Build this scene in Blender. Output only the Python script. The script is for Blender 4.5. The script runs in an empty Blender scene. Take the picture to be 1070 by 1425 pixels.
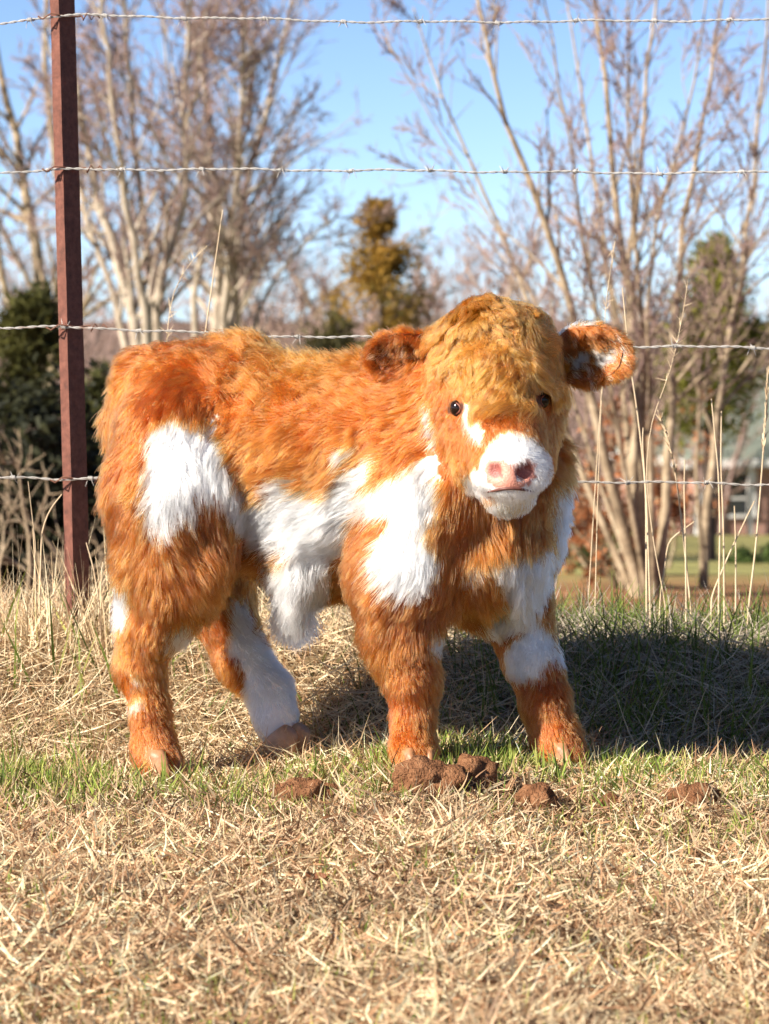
import bpy, bmesh, math, random
import numpy as np
from mathutils import Vector, Matrix, kdtree

random.seed(7)
RNG = np.random.default_rng(11)
SC = bpy.context.scene
COL = SC.collection

# ------------------------------------------------------------------ camera
FPX, CX, CY = 4750.0, 535.0, 712.5          # focal length and centre in photo pixels (1070 x 1425)
CAM = np.array([0.0, -5.0, 0.684])
PITCH = math.atan((CY - 430.0) / FPX)
cam_data = bpy.data.cameras.new('camera')
cam = bpy.data.objects.new('camera', cam_data)
COL.objects.link(cam)
cam.location = CAM
cam.rotation_euler = (math.pi / 2 - PITCH, 0, 0)
cam_data.sensor_fit = 'VERTICAL'
cam_data.sensor_height = 36.0
cam_data.lens = 36.0 * FPX / 1425.0
cam_data.clip_start = 0.1
cam_data.clip_end = 6000
cam_data.dof.use_dof = True
cam_data.dof.focus_distance = 4.86
cam_data.dof.aperture_fstop = 11.5
SC.camera = cam

# ------------------------------------------------------------------ sky and sun
SUN_AZ = math.radians(57)      # the sun stands behind the camera's left shoulder
SUN_EL = math.radians(31)
sd = np.array([math.cos(SUN_EL) * math.sin(SUN_AZ), math.cos(SUN_EL) * math.cos(SUN_AZ), -math.sin(SUN_EL)])
sun_data = bpy.data.lights.new('sun', 'SUN')
sun_data.energy = 5.0
sun_data.angle = math.radians(0.5)
sun_data.color = (1.0, 0.93, 0.82)
sun = bpy.data.objects.new('sun', sun_data)
COL.objects.link(sun)
sun.rotation_euler = Vector(sd).to_track_quat('-Z', 'Y').to_euler()
sun.location = (-4, -6, 6)
world = bpy.data.worlds.new('World')
SC.world = world
world.use_nodes = True
wn = world.node_tree.nodes
wl = world.node_tree.links
bg = wn['Background']
sky = wn.new('ShaderNodeTexSky')
sky.sky_type = 'NISHITA'
sky.sun_disc = False
sky.sun_elevation = SUN_EL
sky.sun_rotation = math.atan2(-sd[0], -sd[1])
sky.altitude = 500
sky.air_density = 0.4
sky.dust_density = 0.25
sky.ozone_density = 2.0
wl.new(sky.outputs['Color'], bg.inputs['Color'])
bg.inputs['Strength'].default_value = 0.08
SC.view_settings.view_transform = 'Standard'
SC.view_settings.look = 'None'
SC.view_settings.exposure = 1.22
SC.view_settings.gamma = 1.0
SC.render.engine = 'CYCLES'
SC.cycles.max_bounces = 8
SC.cycles.diffuse_bounces = 3
SC.cycles.glossy_bounces = 4
SC.cycles.transmission_bounces = 6
SC.cycles.transparent_max_bounces = 6
SC.cycles.use_denoising = True
SC.cycles.caustics_reflective = False
SC.cycles.caustics_refractive = False
SC.cycles_curves.shape = 'RIBBONS'

# ------------------------------------------------------------------ helpers
CP, SP = math.cos(PITCH), math.sin(PITCH)

def at(px, py, Y):
    """world point seen at photo pixel (px, py) on the vertical plane y = Y"""
    a, b = (px - CX) / FPX, (CY - py) / FPX
    d = np.array([a, CP + b * SP, -SP + b * CP])
    t = (Y - CAM[1]) / d[1]
    return CAM + d * t

def pix(p):
    p = np.asarray(p, float) - CAM
    dep = p[..., 1] * CP - p[..., 2] * SP
    v = p[..., 1] * SP + p[..., 2] * CP
    return np.stack([CX + FPX * p[..., 0] / dep, CY - FPX * v / dep], -1)

def sms(a, b, x):
    t = np.clip((x - a) / (b - a), 0, 1)
    return t * t * (3 - 2 * t)

_W = RNG.normal(size=(4, 24, 3)); _P = RNG.uniform(0, 6.28, size=(4, 24))
def noise(p, scale, ch=0, n=8):
    """smooth pseudo noise about -1..1; scale = feature size in metres"""
    q = np.asarray(p) / scale
    o = np.zeros(q.shape[:-1])
    for i in range(n):
        o += np.sin(q @ _W[ch, i + (8 if ch else 0)] * 1.6 + _P[ch, i])
    return o / math.sqrt(n)

def norm(v):
    return v / np.maximum(np.linalg.norm(v, axis=-1, keepdims=True), 1e-9)

def mat(name, build):
    m = bpy.data.materials.new(name)
    m.use_nodes = True
    nt = m.node_tree
    b = nt.nodes['Principled BSDF']
    build(nt, b)
    return m

def N(nt, t, **kw):
    n = nt.nodes.new(t)
    for k, v in kw.items():
        if k.startswith('i_'):
            n.inputs[k[2:].replace('_', ' ')].default_value = v
        else:
            setattr(n, k, v)
    return n

def ramp(nt, fac, stops):
    r = nt.nodes.new('ShaderNodeValToRGB')
    e = r.color_ramp.elements
    while len(e) < len(stops):
        e.new(0.5)
    for s, (p, c) in zip(e, stops):
        s.position = p
        s.color = (*c, 1)
    nt.links.new(fac, r.inputs['Fac'])
    return r

def noise_mat(name, stops, scale, rough=0.8, bump=0.0, bscale=None, detail=6, spec=0.3, coords='Object'):
    def f(nt, b):
        tc = N(nt, 'ShaderNodeTexCoord')
        nz = N(nt, 'ShaderNodeTexNoise', i_Scale=scale, i_Detail=detail, i_Roughness=0.65)
        nt.links.new(tc.outputs[coords], nz.inputs['Vector'])
        r = ramp(nt, nz.outputs['Fac'], stops)
        nt.links.new(r.outputs['Color'], b.inputs['Base Color'])
        b.inputs['Roughness'].default_value = rough
        b.inputs['Specular IOR Level'].default_value = spec
        if bump:
            n2 = N(nt, 'ShaderNodeTexNoise', i_Scale=bscale or scale * 3, i_Detail=8)
            nt.links.new(tc.outputs[coords], n2.inputs['Vector'])
            bp = N(nt, 'ShaderNodeBump', i_Strength=bump, i_Distance=0.01)
            nt.links.new(n2.outputs['Fac'], bp.inputs['Height'])
            nt.links.new(bp.outputs['Normal'], b.inputs['Normal'])
    return mat(name, f)

def attr_mat(name, attr='tint', rough=0.7, spec=0.25, trans=0.0):
    def f(nt, b):
        a = N(nt, 'ShaderNodeAttribute', attribute_name=attr)
        nt.links.new(a.outputs['Color'], b.inputs['Base Color'])
        b.inputs['Roughness'].default_value = rough
        b.inputs['Specular IOR Level'].default_value = spec
        if trans:
            t = N(nt, 'ShaderNodeBsdfTranslucent')
            nt.links.new(a.outputs['Color'], t.inputs['Color'])
            mx = N(nt, 'ShaderNodeMixShader')
            mx.inputs['Fac'].default_value = trans
            nt.links.new(b.outputs[0], mx.inputs[1])
            nt.links.new(t.outputs[0], mx.inputs[2])
            nt.links.new(mx.outputs[0], nt.nodes['Material Output'].inputs['Surface'])
    return mat(name, f)

def mesh_obj(name, verts, faces, material, parent=None, tint=None, smooth=True, origin=None):
    """faces: (n,3) or (n,4) int array or list"""
    me = bpy.data.meshes.new(name)
    verts = np.asarray(verts, float)
    if origin is not None:
        verts = verts - np.asarray(origin)
    if isinstance(faces, np.ndarray):
        k = faces.shape[1]
        me.vertices.add(len(verts)); me.vertices.foreach_set('co', verts.astype(np.float32).ravel())
        me.loops.add(faces.size); me.loops.foreach_set('vertex_index', faces.astype(np.int32).ravel())
        me.polygons.add(len(faces))
        me.polygons.foreach_set('loop_start', np.arange(0, faces.size, k, dtype=np.int32))
        me.update(calc_edges=True)
    else:
        me.from_pydata(verts.tolist(), [], faces)
        me.update()
    if tint is not None:
        ca = me.color_attributes.new('tint', 'FLOAT_COLOR', 'POINT')
        c = np.ones((len(verts), 4), np.float32); c[:, :3] = tint
        ca.data.foreach_set('color', c.ravel())
    if smooth:
        me.polygons.foreach_set('use_smooth', np.ones(len(me.polygons), bool))
    if material is not None:
        me.materials.append(material)
    o = bpy.data.objects.new(name, me)
    COL.objects.link(o)
    if origin is not None:
        o.location = origin
    if parent is not None:
        o.parent = parent
        if origin is not None:
            o.location = np.asarray(origin) - np.asarray(parent.location)
        else:
            o.location = -np.asarray(parent.location)
    return o

def tag(o, label=None, cat=None, group=None, kind=None):
    for k, v in (('label', label), ('category', cat), ('group', group), ('kind', kind)):
        if v:
            o[k] = v
    return o

def empty(name, loc):
    o = bpy.data.objects.new(name, None)
    COL.objects.link(o)
    o.location = loc
    o.empty_display_size = 0.1
    return o

def tubes(paths, radii, sides=5):
    """paths: list of (k,3) arrays; radii: list of (k,) arrays -> verts, quads"""
    V, F, off = [], [], 0
    ang = np.linspace(0, 2 * math.pi, sides, endpoint=False)
    ca, sa = np.cos(ang), np.sin(ang)
    for p, r in zip(paths, radii):
        k = len(p)
        t = norm(np.gradient(p, axis=0))
        ref = np.array([0.31, 0.17, 0.93]) if abs(t[0][2]) < 0.9 else np.array([1.0, 0.1, 0])
        a = norm(np.cross(t, ref)); b = np.cross(t, a)
        ring = p[:, None, :] + r[:, None, None] * (ca[None, :, None] * a[:, None, :] + sa[None, :, None] * b[:, None, :])
        V.append(ring.reshape(-1, 3))
        i = np.arange(k - 1)[:, None] * sides; j = np.arange(sides)[None, :]; j2 = (j + 1) % sides
        q = np.stack([i + j, i + j2, i + sides + j2, i + sides + j], -1).reshape(-1, 4) + off
        F.append(q); off += k * sides
    return np.concatenate(V), np.concatenate(F)

# ------------------------------------------------------------------ ground shape
# depth below eye level along the falling slope behind the fence
SLOPE_D = [5.0, 5.65, 7, 10, 15, 17, 20, 30, 50, 80, 110, 140, 200, 400, 4000, 9000]
SLOPE_H = [.54, .545, .70, .97, 1.32, 1.44, 1.58, 2.2, 3.47, 5.4, 7.3, 9.0, 11.0, 13.0, 16.0, 16.0]
def ground_z(x, y):
    x = np.asarray(x, float); y = np.asarray(y, float)
    z = 0.14 * sms(0.12, 0.62, y + 0.03 * np.sin(x * 4.0)) + 0.012 * sms(-0.6, 0.1, y) - 0.016
    z -= 0.030 * sms(0.0, 0.3, x) * sms(0.2, 0.6, y)
    z += 0.010 * np.sin(x * 3.1 + 0.5) * np.sin(y * 2.3 + 1.0) + 0.006 * np.sin(x * 8.3 + y * 6.1)
    z += 0.026 * sms(-0.1, 0.05, x) * (1 - sms(0.08, 0.3, x)) * sms(0.1, -0.05, y)
    far = 0.684 - np.interp(y + 5.0, SLOPE_D, SLOPE_H)
    f = sms(0.75, 1.6, y)
    z = z * (1 - f) + far * f
    return z
# ------------------------------------------------------------------ ground sheet
def _grow_axis(dense_lo, dense_hi, step, far_lo, far_hi, g=1.22):
    a = list(np.arange(dense_lo, dense_hi, step))
    s, v = step, a[-1]
    while v < far_hi:
        s *= g; v += s; a.append(v)
    s, v, lo = step, a[0], []
    while v > far_lo:
        s *= g; v -= s; lo.append(v)
    return np.array(lo[::-1] + a)
GX = _grow_axis(-1.3, 1.3, .035, -2500, 2500)
GY = _grow_axis(-2.6, 1.6, .035, -12, 4000, 1.12)
X, Y = np.meshgrid(GX, GY, indexing='ij')
Zg = ground_z(X, Y)
Zg = Zg + np.where(np.abs(X) < 2, 0.004 * noise(np.stack([X, Y, 0 * X], -1), .05, 1), 0)
V = np.stack([X, Y, Zg], -1).reshape(-1, 3)
ny = len(GY)
i = np.arange(len(GX) - 1)[:, None] * ny + np.arange(ny - 1)[None]
F = np.stack([i, i + ny, i + ny + 1, i + 1], -1).reshape(-1, 4)
def _ground(nt, b):
    tc = N(nt, 'ShaderNodeTexCoord')
    def nz(scale, stops, detail=8):
        n_ = N(nt, 'ShaderNodeTexNoise', i_Scale=scale, i_Detail=detail, i_Roughness=.7)
        nt.links.new(tc.outputs['Object'], n_.inputs['Vector'])
        return ramp(nt, n_.outputs['Fac'], stops), n_
    near, n1 = nz(30, [(.30, (.06, .034, .018)), (.5, (.14, .085, .045)), (.7, (.26, .17, .09))])
    far, n2 = nz(.45, [(.32, (.16, .10, .04)), (.48, (.27, .24, .085)), (.68, (.34, .33, .12))], 5)
    litter, n3 = nz(2.5, [(.35, (.16, .075, .035)), (.6, (.34, .17, .08))])
    sx = N(nt, 'ShaderNodeSeparateXYZ'); nt.links.new(tc.outputs['Object'], sx.inputs[0])
    def mr(lo, hi):
        m_ = N(nt, 'ShaderNodeMapRange'); m_.inputs[1].default_value = lo; m_.inputs[2].default_value = hi
        nt.links.new(sx.outputs['Y'], m_.inputs[0]); return m_
    m1 = N(nt, 'ShaderNodeMix', data_type='RGBA'); m2 = N(nt, 'ShaderNodeMix', data_type='RGBA')
    nt.links.new(mr(1.2, 2.5).outputs[0], m1.inputs['Factor']); nt.links.new(mr(13, 17).outputs[0], m2.inputs['Factor'])
    m3 = N(nt, 'ShaderNodeMix', data_type='RGBA'); nt.links.new(mr(120, 150).outputs[0], m3.inputs['Factor'])
    nt.links.new(near.outputs[0], m1.inputs['A']); nt.links.new(litter.outputs[0], m1.inputs['B'])
    nt.links.new(m1.outputs['Result'], m2.inputs['A']); nt.links.new(far.outputs[0], m2.inputs['B'])
    nt.links.new(m2.outputs['Result'], m3.inputs['A']); m3.inputs['B'].default_value = (.17, .115, .085, 1)
    nt.links.new(m3.outputs['Result'], b.inputs['Base Color'])
    b.inputs['Roughness'].default_value = .95; b.inputs['Specular IOR Level'].default_value = .1
    bp = N(nt, 'ShaderNodeBump', i_Strength=.6, i_Distance=.015)
    nt.links.new(n1.outputs['Fac'], bp.inputs['Height']); nt.links.new(bp.outputs['Normal'], b.inputs['Normal'])
tag(mesh_obj('ground', V, F, mat('ground', _ground)), kind='structure')

# ------------------------------------------------------------------ bare trees
def bark(name, c0, c1, c2):
    return noise_mat(name, [(.3, c0), (.5, c1), (.72, c2)], 9, rough=.9, bump=.5, bscale=40, spec=.15)
M_BARK_PALE = bark('pale bark', (.22, .17, .125), (.38, .31, .235), (.54, .46, .36))
M_BARK_TAN = bark('tan bark', (.13, .095, .06), (.32, .24, .155), (.52, .42, .29))
M_TWIG_MAUVE = bark('mauve twigs', (.20, .13, .11), (.30, .20, .17), (.40, .29, .24))
M_TWIG_TAN = bark('tan twigs', (.24, .17, .12), (.36, .26, .19), (.46, .35, .27))
M_BARK_DARK = bark('dark bark', (.035, .025, .02), (.07, .05, .04), (.13, .10, .08))

def rdir(d, ang):
    d = norm(np.asarray(d, float))
    r = norm(np.cross(d, RNG.normal(size=3)))
    return norm(d * math.cos(ang) + r * math.sin(ang))

def wander(p, d, L, k, up, wob):
    pts = [np.asarray(p, float)]
    for _ in range(k - 1):
        d = norm(d + RNG.normal(size=3) * wob + np.array([0, 0, up]))
        pts.append(pts[-1] + d * (L / (k - 1)))
    return np.array(pts)

def branch_out(path, rad, level, maxl, out, dens, Lf, up, spread, rmin):
    """side branches along a path, recursively"""
    seg = np.linalg.norm(np.diff(path, axis=0), axis=1); Lt = seg.sum()
    n = max(1, int(RNG.poisson(dens[level] )))
    for _ in range(n):
        t = RNG.uniform(.25 if level == 0 else .15, .98)
        x = t * (len(path) - 1); i = min(int(x), len(path) - 2); f = x - i
        p = path[i] * (1 - f) + path[i + 1] * f
        d = rdir(path[i + 1] - path[i], RNG.uniform(*spread))
        r = max((rad[i] * (1 - f) + rad[i + 1] * f) * RNG.uniform(.4, .62), rmin)
        L = Lt * Lf[level] * RNG.uniform(.5, 1.15) * (1.15 - .6 * t)
        k = 6 if level == 0 else (5 if level == 1 else 4)
        q = wander(p, d, L, k, up, .13)
        rr = np.linspace(r, max(r * .25, rmin * .6), k)
        out[level].append((q, rr))
        if level + 1 < maxl:
            branch_out(q, rr, level + 1, maxl, out, dens, Lf, up, spread, rmin)

def bare_tree(name, label, stems, mat_trunk, mat_twig, dens=(9, 6, 4), Lf=(.42, .45, .5), rmin=.003, up=.06, spread=(.4, .9), group=None, maxl=3, sides=7, cat='tree'):
    base = stems[0][0][0]
    t = empty(name, base)
    out = [[], [], []]
    for path, rad in stems:
        branch_out(path, rad, 0, maxl, out, dens, Lf, up, spread, rmin)
    Vt, Ft = tubes([s[0] for s in stems], [s[1] for s in stems], sides)
    Vb, Fb = tubes([a for a, b in out[0]], [b for a, b in out[0]], 5)
    mesh_obj('trunk', np.concatenate([Vt, Vb]), np.concatenate([Ft, Fb + len(Vt)]), mat_trunk, t)
    tw = out[1] + out[2]
    if tw:
        Vc, Fc = tubes([a for a, b in tw], [b for a, b in tw], 3)
        mesh_obj('crown', Vc, Fc, mat_twig, t)
    tag(t, label, cat, group)
    return t

def px_stem(pts, Y, r0, r1, dY=0.0, n=14):
    """a stem through photo pixels on the depth plane Y, with its own lean in depth"""
    pts = np.array(pts, float)
    d = np.concatenate([[0], np.cumsum(np.linalg.norm(np.diff(pts, axis=0), axis=1))]); d /= d[-1]
    u = np.linspace(0, 1, n)
    xs, ys = np.interp(u, d, pts[:, 0]), np.interp(u, d, pts[:, 1])
    for _ in range(1):
        xs[1:-1] = .25 * xs[:-2] + .5 * xs[1:-1] + .25 * xs[2:]; ys[1:-1] = .25 * ys[:-2] + .5 * ys[1:-1] + .25 * ys[2:]
    P = np.array([at(x, y, Y + dY * v) for x, y, v in zip(xs, ys, u)])
    P[1:-1] += RNG.normal(size=(n - 2, 3)) * r0 * .25
    P[0, 2] = ground_z(P[0, 0], P[0, 1]) - .08
    return P, r0 + (r1 - r0) * u ** .8

YR = 12.0
right = [
    [(905, 850), (880, 700), (890, 480), (868, 380), (855, 300), (850, 180), (835, 80), (825, -30)],
    [(912, 840), (893, 600), (895, 400), (880, 300), (873, 150), (873, -30)],
    [(906, 840), (882, 560), (872, 330), (895, 270), (900, 150), (905, 60), (918, -40)],
    [(900, 850), (830, 600), (800, 440), (770, 350), (730, 240), (700, 150), (670, 50), (655, -40)],
    [(892, 845), (800, 640), (740, 420), (690, 310), (650, 210), (610, 130), (575, 10)],
    [(905, 840), (860, 600), (810, 320), (800, 230), (780, 130), (755, -10)],
    [(915, 840), (930, 600), (937, 440), (952, 300), (985, 150), (1008, -20)],
    [(908, 840), (903, 500), (900, 340), (945, 200), (968, 100), (985, -20)],
    [(902, 845), (855, 460), (828, 250), (800, 100), (785, -20)],
    [(898, 850), (840, 690), (780, 500), (700, 330), (660, 270), (600, 160), (540, 60)],
]
st = [px_stem(s, YR, r, r * .22, dy) for s, r, dy in zip(right, (.040, .021, .031, .035, .021, .017, .031, .019, .022, .014), (.3, -.5, .8, -.4, .6, -.8, .2, -.6, 1.0, .4))]
bare_tree('multi_stem_tree', 'tall bare tan-barked tree fanning into many stems behind the fence', st, M_BARK_TAN, M_TWIG_MAUVE, dens=(12, 7, 4), Lf=(.28, .45, .5), rmin=.0028, spread=(.35, .8))
st = [px_stem([(978, 850), (985, 700), (1000, 600), (1010, 480), (1030, 380), (1050, 250), (1064, 100), (1070, -20)], 13.5, .030, .007, .3),
      px_stem([(980, 845), (968, 640), (975, 500), (960, 420), (930, 340)], 13.5, .017, .005, -.4)]
bare_tree('slender_tree', 'slender bare forked tree growing in front of the brick house', st, M_BARK_TAN, M_TWIG_MAUVE, dens=(12, 6, 4), Lf=(.30, .45, .5), rmin=.0026)
YL = 21.0
left = [
    [(192, 640), (190, 450), (155, 330), (125, 230), (105, 120), (92, -30)],
    [(205, 640), (206, 440), (180, 320), (165, 200), (150, 80), (140, -30)],
    [(215, 640), (212, 400), (195, 270), (180, 130), (172, -30)],
    [(225, 640), (216, 400), (237, 350), (265, 270), (250, 170), (262, 60), (268, -30)],
    [(200, 640), (165, 420), (135, 350), (112, 290), (98, 170), (60, 40)],
]
st = [px_stem(s, YL, r, r * .25, dy) for s, r, dy in zip(left, (.058, .050, .052, .048, .036), (.5, -.8, 1.0, -.4, .7))]
bare_tree('multi_stem_tree', 'pale bare tree with forked stems next to the rusty fence post', st, M_BARK_PALE, M_TWIG_MAUVE, dens=(18, 9, 5), Lf=(.32, .45, .5), rmin=.0042)
left2 = [
    [(300, 640), (300, 450), (305, 300), (290, 150), (270, 50), (262, -30)],
    [(306, 640), (312, 420), (326, 280), (340, 150), (336, -30)],
    [(312, 640), (330, 330), (350, 220), (370, 150), (387, 80), (412, -30)],
    [(295, 640), (262, 440), (275, 380), (290, 300), (345, 200), (360, 60)],
    [(318, 640), (350, 470), (372, 400), (430, 330), (470, 300)],
    [(318, 640), (335, 480), (330, 380), (300, 280), (235, 150), (225, 20)],
]
st = [px_stem(s, YL + 2.5, r, r * .25, dy) for s, r, dy in zip(left2, (.062, .052, .056, .040, .034, .034), (.5, -.8, 1.0, -.4, .7, -.6))]
bare_tree('multi_stem_tree', 'pale bare multi-stemmed tree rising behind the calf\'s back', st, M_BARK_PALE, M_TWIG_MAUVE, dens=(18, 9, 5), Lf=(.32, .45, .5), rmin=.0042)
st = [px_stem([(55, 700), (62, 500), (50, 360), (22, 180), (-10, 40)], 30, .10, .03, .5),
      px_stem([(40, 700), (20, 480), (-5, 330), (-40, 180)], 30, .07, .02, -.5),
      px_stem([(60, 690), (75, 480), (95, 330), (70, 200), (60, 60), (65, -40)], 30, .08, .02, -.5)]
bare_tree('crooked_tree', 'crooked bare tree left of the rusty fence post', st, M_BARK_TAN, M_TWIG_MAUVE, dens=(10, 7, 4), Lf=(.38, .45, .5), rmin=.006)
# separate trees between the two big clumps, farther down the slope
mid = [(455, 640, 40, 300, 9), (565, 640, 46, 300, 8), (640, 660, 38, 330, 8), (1050, 640, 122, 380, 7), (400, 640, 52, 270, 9)]
labels = ['bare grey tree just left of the brownish cedar', 'bare twiggy tree behind the brownish cedar', 'low bare twiggy tree right of the brownish cedar', 'bare twiggy tree standing behind the house roof', 'bare twiggy tree behind the pale stems at the calf\'s back']
for (x, yb, Yd, ytop, ns), lb in zip(mid, labels):
    stems = []
    b = at(x, yb, Yd); g = ground_z(b[0], b[1]); H = at(x, ytop, Yd)[2] - g
    for s in range(4):
        d = norm(np.array([RNG.normal() * .28, RNG.normal() * .28, 1]))
        pth = wander(np.array([b[0] + RNG.normal() * .1, b[1], g - .1]), d, H * RNG.uniform(.75, 1.0), 10, .02, .09)
        stems.append((pth, np.linspace(.11, .02, 10)))
    bare_tree('bare_tree', lb, stems, M_TWIG_TAN, M_TWIG_MAUVE, dens=(11, 7, 4), Lf=(.38, .48, .5), rmin=.009, sides=6)

def blades(P, D, L, W, bend, tint, K=3, face=None, tipw=0.12):
    """flat tapering blades: root P, direction D, length L, width W, droop bend"""
    n = len(P)
    D = norm(D)
    side = np.cross(D, face if face is not None else RNG.normal(size=(n, 3)))
    side = norm(side)
    nrm = np.cross(side, D)
    V = np.empty((n, K, 2, 3))
    pos = P.copy(); dd = D.copy()
    for i in range(K):
        u = i / (K - 1)
        w = W * (1 - (1 - tipw) * u ** 1.6) * .5
        V[:, i, 0] = pos - side * w[:, None]; V[:, i, 1] = pos + side * w[:, None]
        dd = norm(dd + nrm * (bend / (K - 1))[:, None])
        pos = pos + dd * (L / (K - 1))[:, None]
    base = np.arange(n)[:, None] * (2 * K)
    q = np.concatenate([base + np.array([2 * i, 2 * i + 1, 2 * i + 3, 2 * i + 2])[None] for i in range(K - 1)])
    return V.reshape(-1, 3), q, np.repeat(tint, 2 * K, axis=0)

# the far wood that reads as one brown mass
def wood_mass():
    paths, rads, thin, thr = [], [], [], []
    for _ in range(265):
        Yd = 48 + 100 * RNG.uniform() ** .8
        x = RNG.uniform(-.27, .24) * (Yd + 5)
        if Yd < 100 and x > .055 * (Yd + 5):      # open lawn before the house
            continue
        g = ground_z(x, Yd)
        H = RNG.uniform(.6, 1.0) * (.684 - g + 2.2 + .014 * Yd) * (1.0 if x < .03 * Yd else .9)
        out = [[], [], []]
        for s in range(2):
            d = norm(np.array([RNG.normal() * .2, RNG.normal() * .2, 1]))
            pth = wander(np.array([x, Yd, g - .2]), d, H * RNG.uniform(.75, 1), 8, .02, .1)
            rr = np.linspace(.10, .02, 8)
            paths.append(pth); rads.append(rr)
            branch_out(pth, rr, 0, 3, out, (10, 6, 4), (.36, .5, .5), .04, (.4, .9), .013)
        for a, b in out[0]:
            paths.append(a); rads.append(b)
        for lv in out[1:]:
            for a, b in lv:
                thin.append((a[0], a[-1])); thr.append(b[0])
    V, F = tubes(paths, rads, 3)
    A = np.array(thin); d = A[:, 1] - A[:, 0]; Ln = np.linalg.norm(d, axis=1)
    # outermost twigs: thin three-point strips that sag a little
    V2, F2, _t = blades(A[:, 0], d, Ln, np.array(thr) * 1.7, RNG.normal(size=len(Ln)) * .3, np.ones((len(Ln), 3)))
    tag(mesh_obj('distant_wood', np.concatenate([V, V2]), np.concatenate([F, F2 + len(V)]), M_TWIG_MAUVE), 'mass of bare brown woodland far down the slope', 'woodland', kind='stuff')
wood_mass()

# ------------------------------------------------------------------ leaf helpers, cedars and shrubs
M_LEAF = attr_mat('leaves', rough=.65, spec=.2, trans=.22)

def cedar(name, label, x, ytop, Yd, ybase, wpx, c0, c1, nleaf, dens_shape=1.0, base_gap=.04, group=None, leaf=1.0):
    b = at(x, ybase, Yd); g = float(ground_z(b[0], b[1]))
    top = at(x, ytop, Yd)[2]
    H = top - g; Rm = wpx / FPX * (Yd + 5)
    t = empty(name, (b[0], b[1], g))
    pth = wander(np.array([b[0], b[1], g - .1]), np.array([0, 0, 1.]), H * .97, 9, .3, .03)
    V0, F0 = tubes([pth], [np.linspace(.035 * H * .5 + .03, .012, 9)], 7)
    # branches rise from the trunk, sprays of scale leaves sit on them
    nb = 62
    z = base_gap + (1 - base_gap) * RNG.uniform(0, 1, nb) ** 1.15
    R = Rm * (1 - z) ** .8 * RNG.uniform(.3, 1.25, nb) + .05 * Rm
    az = RNG.uniform(0, 2 * math.pi, nb)
    bp, br = [], []
    Pl, Dl = [], []
    per = nleaf // nb
    for i in range(nb):
        p0 = np.array([np.interp(z[i], np.linspace(0, 1, 9), pth[:, k]) for k in range(3)])
        d = np.array([math.cos(az[i]), math.sin(az[i]), RNG.uniform(.15, .75)])
        q = wander(p0, norm(d), R[i], 5, .08, .12)
        bp.append(q); br.append(np.linspace(.012 + .006 * R[i], .004, 5))
        u = RNG.uniform(.2, 1.05, per) ** .8
        c = np.stack([np.interp(u, np.linspace(0, 1, 5), q[:, k]) for k in range(3)], -1)
        # clumps along the branch
        cl = RNG.normal(size=(7, 3)) * (.14 * R[i] + .05)
        c = c + cl[RNG.integers(0, 7, per)] + RNG.normal(size=(per, 3)) * (.05 * R[i] + .03)
        Pl.append(c); Dl.append(norm(d)[None] * .6 + RNG.normal(size=(per, 3)) * .6 + np.array([0, 0, .25]))
    V, F = tubes(bp, br, 4)
    mesh_obj('trunk', np.concatenate([V0, V]), np.concatenate([F0, F + len(V0)]), M_BARK_DARK, t)
    P = np.concatenate(Pl); D = np.concatenate(Dl)
    n = len(P)
    k = np.clip(.5 + .35 * noise(P, .25 * Rm + .1, 2) + RNG.normal(size=n) * .22, 0, 1)[:, None]
    tint = np.array(c0) * (1 - k) + np.array(c1) * k
    s = leaf * (.05 + .02 * Rm)
    V, F, T = blades(P, D, s * RNG.uniform(.7, 1.5, n) * 1.3, s * RNG.uniform(.25, .5, n), RNG.normal(size=n) * .5, tint, 3, tipw=.3)
    mesh_obj('crown', V, F, M_LEAF, t, T)
    tag(t, label, 'tree', group)
cedar('cedar_tree', 'brownish olive cedar rising above the calf\'s back', 530, 258, 27, 640, 150, (.06, .050, .010), (.42, .23, .04), 15000, leaf=.75)
cedar('cedar_tree', 'yellow green cedar beside the house roof', 985, 318, 24, 680, 130, (.05, .06, .012), (.33, .30, .05), 13000, leaf=.75, base_gap=.42)
cedar('cedar_tree', 'dark cedar close behind the rusty fence post', 45, 395, 15, 830, 95, (.012, .016, .007), (.10, .095, .022), 14000, leaf=.8)
cedar('cedar_tree', 'dark low cedar between the fence post and the calf\'s rump', 150, 520, 16.5, 830, 85, (.010, .013, .006), (.07, .07, .018), 12000, leaf=.8)
cedar('cedar_tree', 'broad dark cedar beyond the calf\'s shoulder', 470, 425, 33, 720, 130, (.02, .02, .008), (.13, .105, .03), 12000)
# unseen cedars added beyond the left edge of view to shade the brush
cedar('cedar_tree', 'tall unseen cedar added past the fence post to shade the brush', -190, 250, 11.5, 830, 150, (.012, .016, .007), (.09, .085, .02), 9000)
cedar('cedar_tree', 'tall unseen cedar added nearer the camera to shade the brush', -420, 150, 9.5, 830, 170, (.012, .016, .007), (.09, .085, .02), 9000)

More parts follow.
